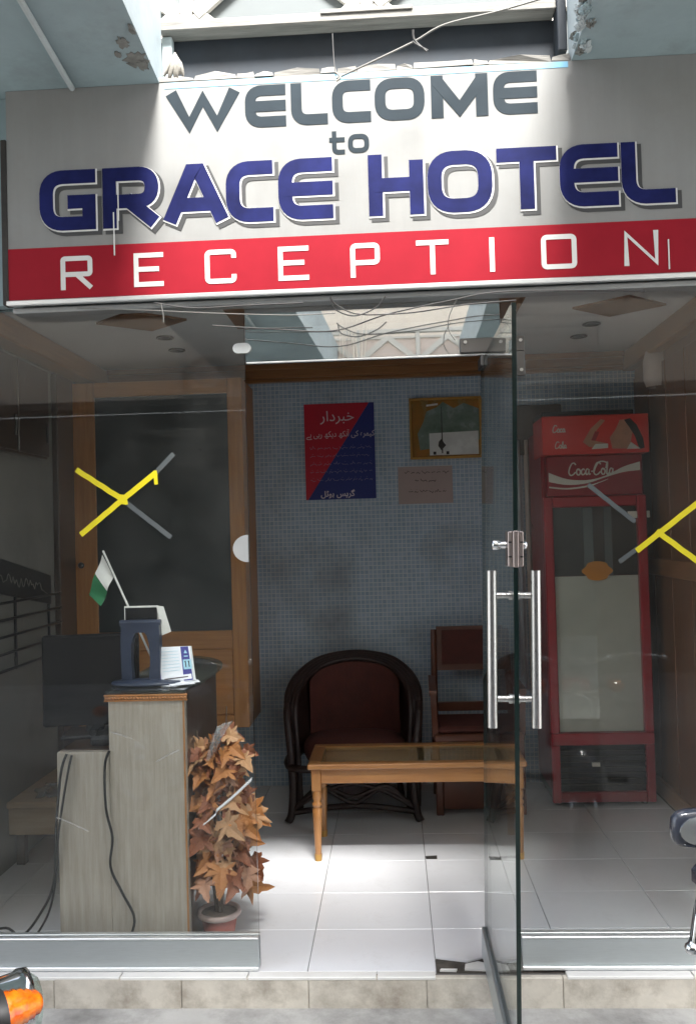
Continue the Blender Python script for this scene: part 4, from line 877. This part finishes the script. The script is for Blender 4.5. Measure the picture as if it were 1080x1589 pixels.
# computer monitor seen from behind
mn = thing('computer_monitor', 'black computer monitor on the lower desk behind the counter end', 'monitor', (-1.2, .42, dz_))
ang = math.radians(8); ca, sa = math.cos(ang), math.sin(ang)
def mrot(p): x_, y_, z_ = p; return (-1.20+ca*x_-sa*y_, .42+sa*x_+ca*y_, z_)
def rbox(a_, b_, bev): m = MB().box(a_, b_, bev); m.v = [Vector(mrot(q)) for q in m.v]; return m
rbox((-.185, -.018, .775), (.185, .018, 1.13), .008).build('screen_case', 'monitor_black', mn); rbox((-.165, -.0195, .80), (.165, -.0175, 1.11), .0005).build('screen', 'monitor_black', mn)
m = rbox((-.03, .02, dz_+.01), (.03, .05, .95), .006); m.build('neck', 'black', mn); m = rbox((-.11, -.06, dz_), (.11, .12, dz_+.014), .005); m.build('foot', 'black', mn)
# desk clutter beside monitor
kb = thing('telephone', 'black desk telephone on the low desk under the monitor', 'telephone', (-1.08, .30, dz_)); MB().box((-1.15, .24, dz_), (-1.045, .36, dz_+.035), .01).build('body', 'black', kb); MB().tube(smooth_path([(-1.14, .25, dz_+.05), (-1.14, .30, dz_+.06), (-1.14, .35, dz_+.05)], 4), .014, 8).build('handset', 'black_gloss', kb); MB().box((-1.11, .25, dz_+.0355), (-1.055, .34, dz_+.040)).build('keypad', 'dark_steel', kb)
# stand, calendar, flag, papers on the counter
HYc = .30; a, b = at(189, 962, HYc), at(251, 1062, HYc); zt = kz+.006
hs = thing('desk_stand', 'dark navy arched plastic stand on an oval foot on the counter', 'stand', ((a.x+b.x)/2, HYc, zt))
W2 = (b.x-a.x)/2; cxh = (a.x+b.x)/2
outer = [(-W2*.98, zt+.016), (-W2*1.02, 1.10), (-W2*.98, 1.185), (W2*.98, 1.185), (W2*1.02, 1.10), (W2*.98, zt+.016)]
inner = [(-W2*.42, zt+.016), (-W2*.50, 1.04), (-W2*.46, 1.10), (-W2*.34, 1.135), (-W2*.28, 1.146), (W2*.28, 1.146), (W2*.34, 1.135), (W2*.46, 1.10), (W2*.50, 1.04), (W2*.42, zt+.016)]
m = MB(); poly = outer+inner[::-1]
def quadstrip(A, B, y0, y1):
    for i in range(len(A)-1):
        p, q, r, s_ = A[i], A[i+1], B[i+1], B[i]
        m.add([(cxh+p[0], y0, p[1]), (cxh+q[0], y0, q[1]), (cxh+r[0], y0, r[1]), (cxh+s_[0], y0, s_[1]), (cxh+p[0], y1, p[1]), (cxh+q[0], y1, q[1]), (cxh+r[0], y1, r[1]), (cxh+s_[0], y1, s_[1])], [(0, 3, 2, 1), (4, 5, 6, 7), (0, 1, 5, 4), (2, 3, 7, 6)])
def resamp(P, n):
    P = [Vector(q) for q in P]; L = [0]
    for i in range(len(P)-1): L.append(L[-1]+(P[i+1]-P[i]).length)
    out = []
    for k in range(n+1):
        d = L[-1]*k/n; i = max(j for j in range(len(L)) if L[j] <= d+1e-9); i = min(i, len(P)-2); out.append(tuple(P[i].lerp(P[i+1], (d-L[i])/(L[i+1]-L[i]))))
    return out
quadstrip(resamp(outer, 24), resamp(inner, 24), HYc-.015, HYc+.02); m.build('arch', 'navy_plastic', hs)
MB().tube([(a.x-.004, HYc-.004, 1.182), (b.x+.004, HYc-.004, 1.182)], .012, 12).build('hinge', 'navy_plastic', hs)
m = MB(); m.lathe((cxh+.018, HYc-.0, zt), [(0, .0), (.13, 0), (.135, .006), (.13, .012), (.05, .018), (0, .019)], 28, (0, 0, 1), .56, 1.0); m.v = [Vector((cxh+.018+(q.x-cxh-.018)*1.0, q.y, q.z)) for q in m.v]; m.build('foot', 'navy_plastic', hs)
cd_ = thing('card_holder', 'white card holder with a dark front and a loose white flap behind the arched stand', 'card holder', (cxh, HYc+.03, zt))
a, b = at(193, 941, HYc+.035), at(247, 1000, HYc+.035)
m = MB(); m.box((a.x, HYc+.036, a.z-.09), (b.x, HYc+.042, a.z), .001); m.box((a.x, HYc+.036, zt), (a.x+.008, HYc+.042, a.z-.0905)); m.box((b.x-.008, HYc+.036, zt), (b.x, HYc+.042, a.z-.0905)); m.build('backing', 'flag_white', cd_); MB().box((a.x+.005, HYc+.0325, a.z-.06), (b.x-.004, HYc+.0355, a.z-.006)).build('dark_front', 'black_gloss', cd_)
MB().prism([at(243, 940, HYc+.03), at(254, 941, HYc+.03), at(266, 980, HYc+.03), at(252, 986, HYc+.03)], (0, .0015, 0)).build('flap', 'flag_white', cd_)
cy_ = .31; A, B, Cq, D = at(247, 998, cy_), at(297, 996, cy_), at(304, 1049, cy_-.02), at(251, 1055, cy_-.02)
cal = thing('desk_calendar', 'white and blue desk calendar showing 11 leaning on the counter', 'calendar', (D.x, cy_, zt))
def calp(u, v): return (D+(Cq-D)*u)*(1-v)+(A+(B-A)*u)*v
zoff = zt-min(D.z, Cq.z); nrm = Vector((0, -1, .1)).normalized()
def calq(pts, mt, h, nm):
    P = [calp(u, v)+Vector((0, 0, zoff+.0))+nrm*(.001*h) for u, v in pts]; MB().prism(P, -nrm*(.0009 if h else .004)).build(nm, mt, cal)
calq([(0, 0), (1, 0), (1, 1), (0, 1)], 'paper_white', 0, 'card'); calq([(.66, .02), (.93, .02), (.90, .99), (.66, .99)], 'paper_blue', 1, 'blue_stripe')
calq([(.70, .34), (.94, .34), (.95, .44), (.94, .62), (.70, .62), (.69, .5)], 'paper_cyan', 2, 'day_box'); calq([(.05, .05), (.90, .06), (.90, .20), (.05, .18)], 'paper_white', 2, 'name_strip')
for u0 in (.755, .855): calq([(u0, .40), (u0+.028, .40), (u0+.028, .58), (u0, .58)], 'black', 3, 'digit'); calq([(u0-.02, .535), (u0, .55), (u0, .58), (u0-.012, .56)], 'black', 3, 'digit_serif')
for k in range(7): calq([(.06, .86-.09*k), (.58, .87-.09*k), (.58, .88-.09*k), (.06, .87-.09*k)], 'paper_cyan', 1, 'printed_line')
calq([(.10, .10), (.80, .115), (.80, .145), (.10, .13)], 'ink', 3, 'printed_line'); calq([(.75, .80), (.80, .90), (.85, .80)], 'paper_cyan', 2, 'emblem'); calq([(.74, .70), (.86, .70), (.86, .73), (.74, .73)], 'paper_cyan', 2, 'emblem')
calq([(.935, .0), (1.0, 0), (1.0, 1), (.955, 1)], 'photo_white', 1, 'page_edge'); calq([(-.05, .02), (0, 0), (0, .95), (-.02, .9)], 'paper_blue', 0, 'back_card')
pb = thing('papers', 'small pile of white slips on the counter glass beside the calendar', 'papers', (-.80, .27, zt))
for k in range(5):
    c0 = Vector((-.845+.014*k, .26+.03*(k % 3), zt+.0006+.0014*k)); r_ = random.uniform(-.6, .6); u_ = Vector((math.cos(r_), math.sin(r_), 0)); v_ = Vector((-u_.y, u_.x, 0))
    MB().prism([c0-u_*.045-v_*.03, c0+u_*.045-v_*.03, c0+u_*.045+v_*.03, c0-u_*.045+v_*.03], (0, 0, .001)).build('slip', 'paper_white', pb)
fy_ = .40; a, b = at(161, 856, fy_), at(200, 942, fy_)
fg = thing('table_flag', 'small green and white flag on a leaning white stick at the counter end', 'flag', (b.x, fy_, zt)); d_ = (b-a).normalized(); e_ = b+d_*((b.z-zt)/-d_.z if d_.z < 0 else 0)
MB().tube([a-d_*.004, b, e_], .0042, 8).build('stick', 'flag_white', fg)
def fl(u, v):   # hangs down from the stick in soft folds
    p = a+(b-a)*(.05+.42*u); return p+Vector((-.010-.05*v*(1-.2*u)+.028*u*(1-v)*0, .010*math.sin(7*v+2*u), -.03*v-.115*v*(.9-.35*u)))
def flw(u, v): return fl(u, v*.55)
def flg(u, v): return fl(u, .56+v*.62)
MB().grid(flw, 8, 8).build('white_band', 'flag_white', fg); MB().grid(flg, 8, 8).build('green_field', 'flag_green', fg)
# ------------------------------------------------------------------ cables by the counter
for lab, paths in (('black cable hanging down the laminate counter end to the sill', [([(170, 1165, .165), (163, 1190, .155), (165, 1255, .155), (175, 1300, .155), (172, 1345, .155), (190, 1385, .155), (208, 1420, .15), (206, 1445, .15), (194, 1466, .15)], .0048)]),
                   ('pair of black cables running from the desk down to the floor on the left', [([(104, 1170, .165), (95, 1200, .15), (88, 1280, .15), (84, 1370, .17), (62, 1420, .2), (34, 1452, .25), (10, 1440, .3), (-30, 1450, .35)], .0050), ([(112, 1172, .165), (104, 1210, .15), (92, 1290, .15), (85, 1380, .17), (70, 1430, .2), (40, 1462, .22), (-20, 1458, .25)], .0042)])):
    q = at(*paths[0][0][0]); t = thing('power_cable', lab, 'cable', tuple(q))
    for P, r in paths: MB().tube([Vector((p.x, p.y, max(p.z, r+.0005))) for p in px_path(P, 6)], r, 7).build('cable', 'cable_black', t)
# ------------------------------------------------------------------ left wall, behind the counter
cbk = thing('high_cabinet', 'dark cabinet hung high on the left side wall under the ceiling', 'cabinet', (XL+.1, 1.2, 1.92))
MB().box((XL+.001, .30, 1.92), (XL+.05, 1.42, 2.38), .004).build('carcass', 'dark_wood', cbk)
for k in range(3): d_ = MB().box((XL+.051, .31+.37*k, 1.93), (XL+.065, .67+.37*k, 2.37), .004).build('door', 'dark_wood', cbk); MB().box((XL+.0655, .63+.37*k, 2.0), (XL+.075, .645+.37*k, 2.1), .002).build('handle', 'dark_steel', d_)
pst = MB().box((XL+.001, 1.60, 0), (XL+.035, 1.83, 2.40), .004).build('wall_pillar', 'dark_wood'); tag(pst, 'dark timber pillar against the left wall beside the cupboard', 'pillar')
nb = thing('black_plaque', 'tilted black plaque with white script on the left side wall', 'plaque', (XL+.01, 1.25, 1.35))
def lwp(y, z, h): return Vector((XL+.002+h, y, z))
Pq = [lwp(.55, 1.50, 0), lwp(1.52, 1.32, 0), lwp(1.52, 1.17, 0), lwp(.55, 1.33, 0)]
MB().prism(Pq, (.012, 0, 0)).build('plate', 'black', nb)
m = MB(); rnd = random.Random(5); pts = []
for k in range(46):
    y_ = .68+k*.0175; zc = 1.415-(y_-.55)*.18; pts.append((XL+.0155, y_, zc+rnd.uniform(-.025, .025)))
m.tube(smooth_path(pts, 2), .0020, 4); m.build('script', 'old_plank', nb)
ks = thing('letter_rack', 'black wire letter rack hung on the left side wall below the plaque', 'rack', (XL+.03, 1.2, .95))
m = MB()
for k in range(5): m.tube([(XL+.012, .70, .92+.075*k), (XL+.075, .70, .93+.075*k), (XL+.075, 1.50, .93+.075*k), (XL+.012, 1.50, .92+.075*k)], .007, 6)
m.build('tray', 'black', ks); m = MB()
for y_ in (.70, 1.1, 1.50): m.tube([(XL+.008, y_, .90), (XL+.008, y_, 1.27)], .007, 6)
m.build('upright', 'black', ks)
bn = thing('low_bench', 'low pale wooden bench along the left wall behind the desk', 'bench', (-1.7, 1.0, 0))
MB().box((XL+.001, .98, .275), (-1.52, 1.60, .305), .004).build('seat', 'pale_wood', bn); MB().box((XL+.001, 1.0, .15), (-1.54, 1.025, .2745), .003).build('front_board', 'pale_wood', bn)
for x_ in (XL+.04, -1.57):
    for y_ in (1.055, 1.55): MB().box((x_-.02, y_-.02, 0), (x_+.02, y_+.02, .2745), .002).build('leg', 'dark_wood', bn)
bg_ = thing('plastic_bag', 'crumpled clear plastic bag lying on the low bench', 'bag', (-1.66, 1.12, .305))
rnd = random.Random(9); m = MB()
def bag(u, v):
    th, p = 2*math.pi*u, math.pi*v; r = 1+.22*math.sin(5*th+3*p)+.15*math.sin(9*th-4*p); return (-1.66+.06*r*math.sin(p)*math.cos(th), 1.13+.09*r*math.sin(p)*math.sin(th), .310+max(-.004, .03*r*math.cos(p)))
m.grid(bag, 22, 10, False); m.build('crumpled_film', 'plastic_film', bg_)
# ------------------------------------------------------------------ potted plant with autumn leaves
PX_, PY_ = -.690, .30
pt = thing('potted_plant', 'artificial plant of orange brown maple leaves in a small pot beside the counter', 'plant', (PX_, PY_, 0))
MB().lathe((PX_, PY_, 0), [(0, .001), (.050, .001), (.054, .006), (.068, .092), (.064, .094), (0, .094)], 24).build('pot', 'terracotta', pt)
MB().lathe((PX_, PY_, 0), [(.0685, .086), (.079, .088), (.082, .096), (.079, .106), (.070, .107), (.066, .098)], 26).build('pot_rim', 'pot_rim', pt); MB().lathe((PX_, PY_, 0), [(0, .100), (.04, .099), (.069, .095)], 18).build('soil', 'soil', pt)
stems = []
for k, (dx_, dy_, h_) in enumerate(((-.05, .02, .70), (.05, .05, .60), (.0, -.05, .66), (.06, -.03, .42), (-.06, -.03, .50), (.02, .06, .78))):
    P = smooth_path([(PX_+dx_*.15, PY_+dy_*.15, .095), (PX_+dx_*.4, PY_+dy_*.4, .065+h_*.35), (PX_+dx_*1.1, PY_+dy_*1.1, .065+h_*.75), (PX_+dx_*1.5, PY_+dy_*1.4, .065+h_)], 6); stems.append(P)
    MB().tube(P, [.006-.0035*i/len(P) for i in range(len(P))], 6).build('stem', 'twig', pt)
def leaf_mesh(seed, mt):
    rnd = random.Random(seed)
    half = [(0, -.06), (.10, -.09), (.20, -.17), (.30, -.06), (.46, -.04), (.38, .08), (.30, .12), (.42, .22), (.60, .40), (.44, .40), (.26, .36), (.28, .52), (.18, .60), (.13, .78), (.0, 1.0)]
    half = [(x_*(1+rnd.uniform(-.08, .08)), y_+rnd.uniform(-.02, .02)) for x_, y_ in half]; m = MB(); c = rnd.uniform(.2, 1.1); g = rnd.uniform(-.6, .6)
    fo = rnd.uniform(.1, .65); z_ = lambda x_, y_: fo*abs(x_)-c*(y_-.2)**2*.6+g*x_*y_+.05*math.sin(9*x_+6*y_)
    for sgn in (-1, 1):
        V = [(0, .25, z_(0, .25))]+[(sgn*x_, y_, z_(sgn*x_, y_)) for x_, y_ in half]; n_ = len(V)
        Fc = [((0, i, i+1) if sgn > 0 else (0, i+1, i)) for i in range(1, n_-1)]; m.add(V, Fc, True)
    m.tube([(0, -.55, -.12), (0, -.25, -.03), (0, 0, z_(0, 0)), (0, .9, z_(0, .9)+.008)], [.012, .010, .012, .004], 4)
    return m.mesh('leaf', mt)
leaf_bank = [leaf_mesh(100+k, mt) for k, mt in enumerate(('leaf_orange', 'leaf_tan', 'leaf_red', 'leaf_pink', 'leaf_orange', 'leaf_tan', 'leaf_red', 'leaf_orange'))]
rnd = random.Random(21)
NL = 150
for k in range(NL):
    z_ = .215+.53*((k+.5)/NL)+rnd.uniform(-.03, .03); wz = .100*min(1, max(.3, (.86-z_)/.22))*(.85+.3*math.sin(27*z_+1.2))+.015
    an = k*2.39996+rnd.uniform(-.4, .4); r_ = wz*math.sqrt(rnd.uniform(.15, 1)); ox, oy = r_*math.cos(an), r_*math.sin(an)*.85
    x_ = PX_+.012+ox
    o = bpy.data.objects.new('leaf', leaf_bank[rnd.randrange(8)]); COL.objects.link(o); o.parent = pt
    s_ = rnd.uniform(.050, .112)*(1.08 if z_ < .5 else .95)
    o.scale = (s_, s_, s_)
    out = Vector((math.cos(an), math.sin(an)-.35, 0)).normalized(); tip = (out*rnd.uniform(.4, 1.1)+Vector((rnd.uniform(-.6, .6), rnd.uniform(-.5, .2), -rnd.uniform(.1, 1.0)))).normalized()
    nr = (Vector((0, -1, .3))+out*.5+Vector((rnd.uniform(-.9, .9), rnd.uniform(-.3, .6), rnd.uniform(-.5, .7)))); nr = (nr-tip*nr.dot(tip)).normalized(); xx = tip.cross(nr)
    o.rotation_euler = Matrix((xx, tip, nr)).transposed().to_euler()
    x_ = max(x_, kx1+.035); o.location = Vector((x_, PY_+oy, z_))-Vector((PX_, PY_, 0))
# clear plastic wrap on the plant; its bright glint is painted as white strips
pw_ = thing('plastic_wrap', 'tuft of clear plastic and strips painting its white glint across the leaves of the plant', 'plastic', tuple(at(350, 1245, .17)))
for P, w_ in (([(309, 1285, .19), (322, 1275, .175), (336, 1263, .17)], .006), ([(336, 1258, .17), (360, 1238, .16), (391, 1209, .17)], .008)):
    C0 = px_path(P, 5); MB().grid(lambda u, v: C0[min(int(u*(len(C0)-1)+.001), len(C0)-1)]+Vector((w_*.5*(v-.5), -.006*math.sin(math.pi*v), w_*2*(v-.5))), len(C0)-1, 5).build('strip', 'wrap_glint', pw_)
C0 = px_path([(325, 1180, .2), (335, 1150, .2), (350, 1122, .22)], 5); MB().grid(lambda u, v: C0[min(int(u*(len(C0)-1)+.001), len(C0)-1)]+Vector((.05*(v-.5)*(.6+.6*u), .012*math.sin(9*v+4*u), .02*(v-.5))), len(C0)-1, 8).build('tuft', 'plastic_film', pw_)
# ------------------------------------------------------------------ motorcycles
def motorcycle(label, loc, rz, paint):
    t = thing('motorcycle', label, 'motorcycle', loc, rz, 'motorcycles parked before the step'); B = lambda m, n, mt, par=None: m.build(n, mt, par or t, local=True)
    for nm, xw in (('front_wheel', .60), ('rear_wheel', -.60)):
        m = MB(); m.tube([(xw+.255*math.cos(a), 0, .285+.255*math.sin(a)) for a in np.linspace(0, 2*math.pi, 33)[:-1]], .036, 10, True); wo = B(m, nm, 'rubber')
        m = MB(); m.tube([(xw+.215*math.cos(a), 0, .285+.215*math.sin(a)) for a in np.linspace(0, 2*math.pi, 33)[:-1]], .014, 8, True); m.lathe((xw, -.06, .285), [(0, 0), (.055, .0), (.06, .03), (.06, .09), (.055, .12), (0, .12)], 16, (0, 1, 0)); B(m, 'rim', 'chrome', wo)
        m = MB()
        for k in range(18): a = 2*math.pi*k/18; m.tube([(xw+.05*math.cos(a+.4), .03*(-1)**k, .285+.05*math.sin(a+.4)), (xw+.21*math.cos(a), 0, .285+.21*math.sin(a))], .0022, 4)
        B(m, 'spokes', 'chrome', wo)
        m = MB(); a0, a1 = (.15*math.pi, .95*math.pi) if xw > 0 else (.05*math.pi, .8*math.pi)
        m.grid(lambda u, v: (xw+(.315-.02*(2*v-1)**2)*math.cos(a0+(a1-a0)*u), .055*(2*v-1), .285+(.315-.02*(2*v-1)**2)*math.sin(a0+(a1-a0)*u)), 16, 6); B(m, 'fender', 'bike_paint')
    m = MB()
    for s_ in (-1, 1): m.tube([(.60, s_*.075, .285), (.43, s_*.085, .70), (.36, s_*.085, .90)], [.022, .022, .018], 10)
    m.bar((.40, -.11, .78), (.40, .11, .78), .05, .03); B(m, 'fork', 'bike_grey')
    m = MB(); m.tube([(.38, 0, .82), (.10, 0, .62), (-.05, 0, .35)], .024, 8); m.tube([(.36, 0, .78), (.22, 0, .42), (-.05, 0, .30), (-.60, .09, .285)], .02, 8); m.tube([(-.05, 0, .30), (-.60, -.09, .285)], .02, 8); m.tube([(.10, 0, .62), (-.62, 0, .66)], .022, 8)
    for s_ in (-1, 1): m.tube([(-.60, s_*.10, .30), (-.45, s_*.10, .62)], .026, 8)
    B(m, 'frame', 'bike_paint')
    def sup(cx, cy, cz, rx, ry, rz_, e=2.6, tap=0):
        def f(u, v):
            th, p = 2*math.pi*u, math.pi*(v-.5); sp = lambda q, k: math.copysign(abs(q)**(2/k), q); x_ = rx*sp(math.cos(p), e)*sp(math.cos(th), e); k_ = 1+tap*x_/rx
            return (cx+x_, cy+ry*k_*sp(math.cos(p), e)*sp(math.sin(th), e), cz+rz_*k_*sp(math.sin(p), e))
        return f
    m = MB(); m.grid(sup(.15, 0, .73, .22, .105, .10, 2.5, .25), 24, 12); B(m, 'tank', paint)
    m = MB(); m.grid(sup(-.33, 0, .735, .33, .115, .05, 3), 24, 10); B(m, 'seat', 'bike_seat')
    m = MB(); m.box((-.08, -.10, .27), (.20, .10, .43), .03); m.tube([(.14, 0, .40), (.24, 0, .58)], .07, 12)
    for k in range(6): m.tube([(.145+.017*k, 0, .41+.03*k), (.152+.017*k, 0, .42+.03*k)], .095, 14)
    B(m, 'engine', 'bike_grey')
    m = MB(); m.tube(smooth_path([(.22, -.05, .52), (.33, -.11, .40), (.22, -.14, .24), (-.15, -.15, .22), (-.35, -.16, .25)], 6), .018, 8); m.tube([(-.3, -.16, .245), (-.80, -.17, .31)], [.03, .036], 12); B(m, 'exhaust', 'chrome')
    # headlight with a deep chrome bowl
    m = MB(); m.lathe((.40, 0, .745), [(0, -.02), (.034, -.01), (.056, .03), (.063, .075), (.068, .082), (.068, .096), (.060, .100)], 24, (1, 0, -.12)); ho = B(m, 'headlight', 'chrome')
    m = MB(); m.lathe((.40, 0, .745), [(.061, .098), (.050, .115), (.026, .124), (0, .126)], 24, (1, 0, -.12)); B(m, 'lens', 'table_glass', ho); m = MB(); m.lathe((.40, 0, .745), [(.058, .097), (.035, .055), (0, .045)], 20, (1, 0, -.12)); B(m, 'reflector', 'chrome', ho)
    for s_ in (-1, 1):
        m = MB(); m.tube([(.40, s_*.08, .82), (.40, s_*.155, .83)], .010, 8); m.lathe((.385, s_*.185, .83), [(0, 0), (.030, .004), (.034, .02), (.034, .03)], 16, (1, 0, 0), 1, 1.35); io = B(m, 'indicator', 'bike_seat')
        m = MB(); m.lathe((.385, s_*.185, .83), [(.034, .031), (.0335, .040), (.0315, .042), (.0325, .050), (.0295, .053), (.030, .061), (.0265, .064), (.0265, .072), (.022, .076), (.0215, .083), (.014, .090), (0, .094)], 22, (1, 0, 0), .85, 1.2); B(m, 'lens', 'indicator_lens', io)
        m = MB(); m.tube([(-.66, s_*.07, .60), (-.67, s_*.14, .60)], .009, 8); m.lathe((-.65, s_*.17, .60), [(0, 0), (.03, .004), (.033, .02), (.030, .05), (.016, .066), (0, .069)], 16, (-1, 0, 0), 1, 1.3); B(m, 'indicator', 'indicator_lens')
    m = MB(); m.lathe((-.70, 0, .62), [(0, .0), (.045, .0), (.05, .03), (.04, .05), (0, .055)], 16, (-1, 0, 0), 1, 1.6); B(m, 'tail_light', 'bike_red')
    m = MB(); m.lathe((.36, 0, .885), [(.0, -.02), (.05, -.02), (.056, .02), (.056, .05), (.050, .055)], 20, (-.35, 0, 1)); so_ = B(m, 'speedometer', 'bike_seat'); m = MB(); m.lathe((.36, 0, .885), [(.051, .053), (0, .053)], 20, (-.35, 0, 1)); B(m, 'dial', 'bike_red', so_)
    m = MB(); m.tube(smooth_path([(.20, -.36, .93), (.27, -.24, .95), (.33, -.12, .94), (.345, 0, .91), (.33, .12, .94), (.27, .24, .95), (.20, .36, .93)], 6), .011, 8); hb = B(m, 'handlebar', 'chrome')
    for s_ in (-1, 1):
        m = MB(); m.tube([(.285, s_*.215, .948), (.20, s_*.365, .93)], .0175, 10); B(m, 'grip', 'rubber', hb)
        m = MB(); m.box((.265, s_*.20-.02, .925), (.315, s_*.20+.02, .975), .008); m.tube(smooth_path([(.315, s_*.20, .955), (.345, s_*.27, .975), (.30, s_*.36, .962), (.15, s_*.458, .930)], 5), [.0055]*15+[.009], 7); m.lathe((.15, s_*.458, .930), [(0, -.011), (.009, -.006), (.0115, 0), (.009, .006), (0, .011)], 10); B(m, 'lever', 'chrome', hb); MB().box((.27, s_*.335-.03, .955), (.325, s_*.335+.04, 1.0), .012).build('reservoir', 'bike_paint', hb, local=True); m = MB(); m.tube([(.30, s_*.30, .95), (.285, s_*.345, .875)], .006, 6); m.lathe((.285, s_*.355, .862), [(0, .02), (.026, .018), (.030, 0), (.026, -.006), (0, -.008)], 18, (1, 0, 0)); B(m, 'reflector', 'bike_paint', hb); m = MB(); m.lathe((.285, s_*.355, .862), [(.0255, -.0085), (.0315, -.005), (.0315, .004)], 18, (1, 0, 0)); B(m, 'reflector_ring', 'bike_seat', hb)
        m = MB(); m.tube(smooth_path([(.30, s_*.22, .955), (.30, s_*.29, 1.01), (.31, s_*.33, 1.04)], 5), .006, 7); m.grid(sup(.31, s_*.360, 1.062, .016, .052, .034, 3.4), 18, 8); mo = B(m, 'mirror', 'bike_paint'); m = MB(); m.prism([(.2935, s_*.360+.043*math.cos(a), 1.062+.026*math.sin(a)) for a in np.linspace(0, 2*math.pi, 21)[:-1]], (-.003, 0, 0)); B(m, 'mirror_glass', 'mirror_face', mo)
    m = MB(); m.bar((.02, -.27, .27), (.02, .27, .27), .03, .03); B(m, 'footrest', 'rubber'); MB().tube([(-.05, .12, .28), (-.12, .27, .0)], .011, 8).build('kickstand', 'bike_grey', t, local=True)
    return t
phi = math.radians(38)
tgt = at(16, 1556, -1.53); fwd = Vector((math.cos(phi), math.sin(phi))); lft = Vector((-math.sin(phi), math.cos(phi))); loc_ = Vector((tgt.x, -1.53))-fwd*.425+lft*.185
motorcycle('motorcycle at the lower left with orange indicator and chrome headlight showing', (loc_.x, loc_.y, STREET_Z), phi, 'bike_paint')
motorcycle('motorcycle at the lower right with only its handlebar lever and mirror showing', (.928, -1.62, STREET_Z), math.radians(98), 'bike_red')
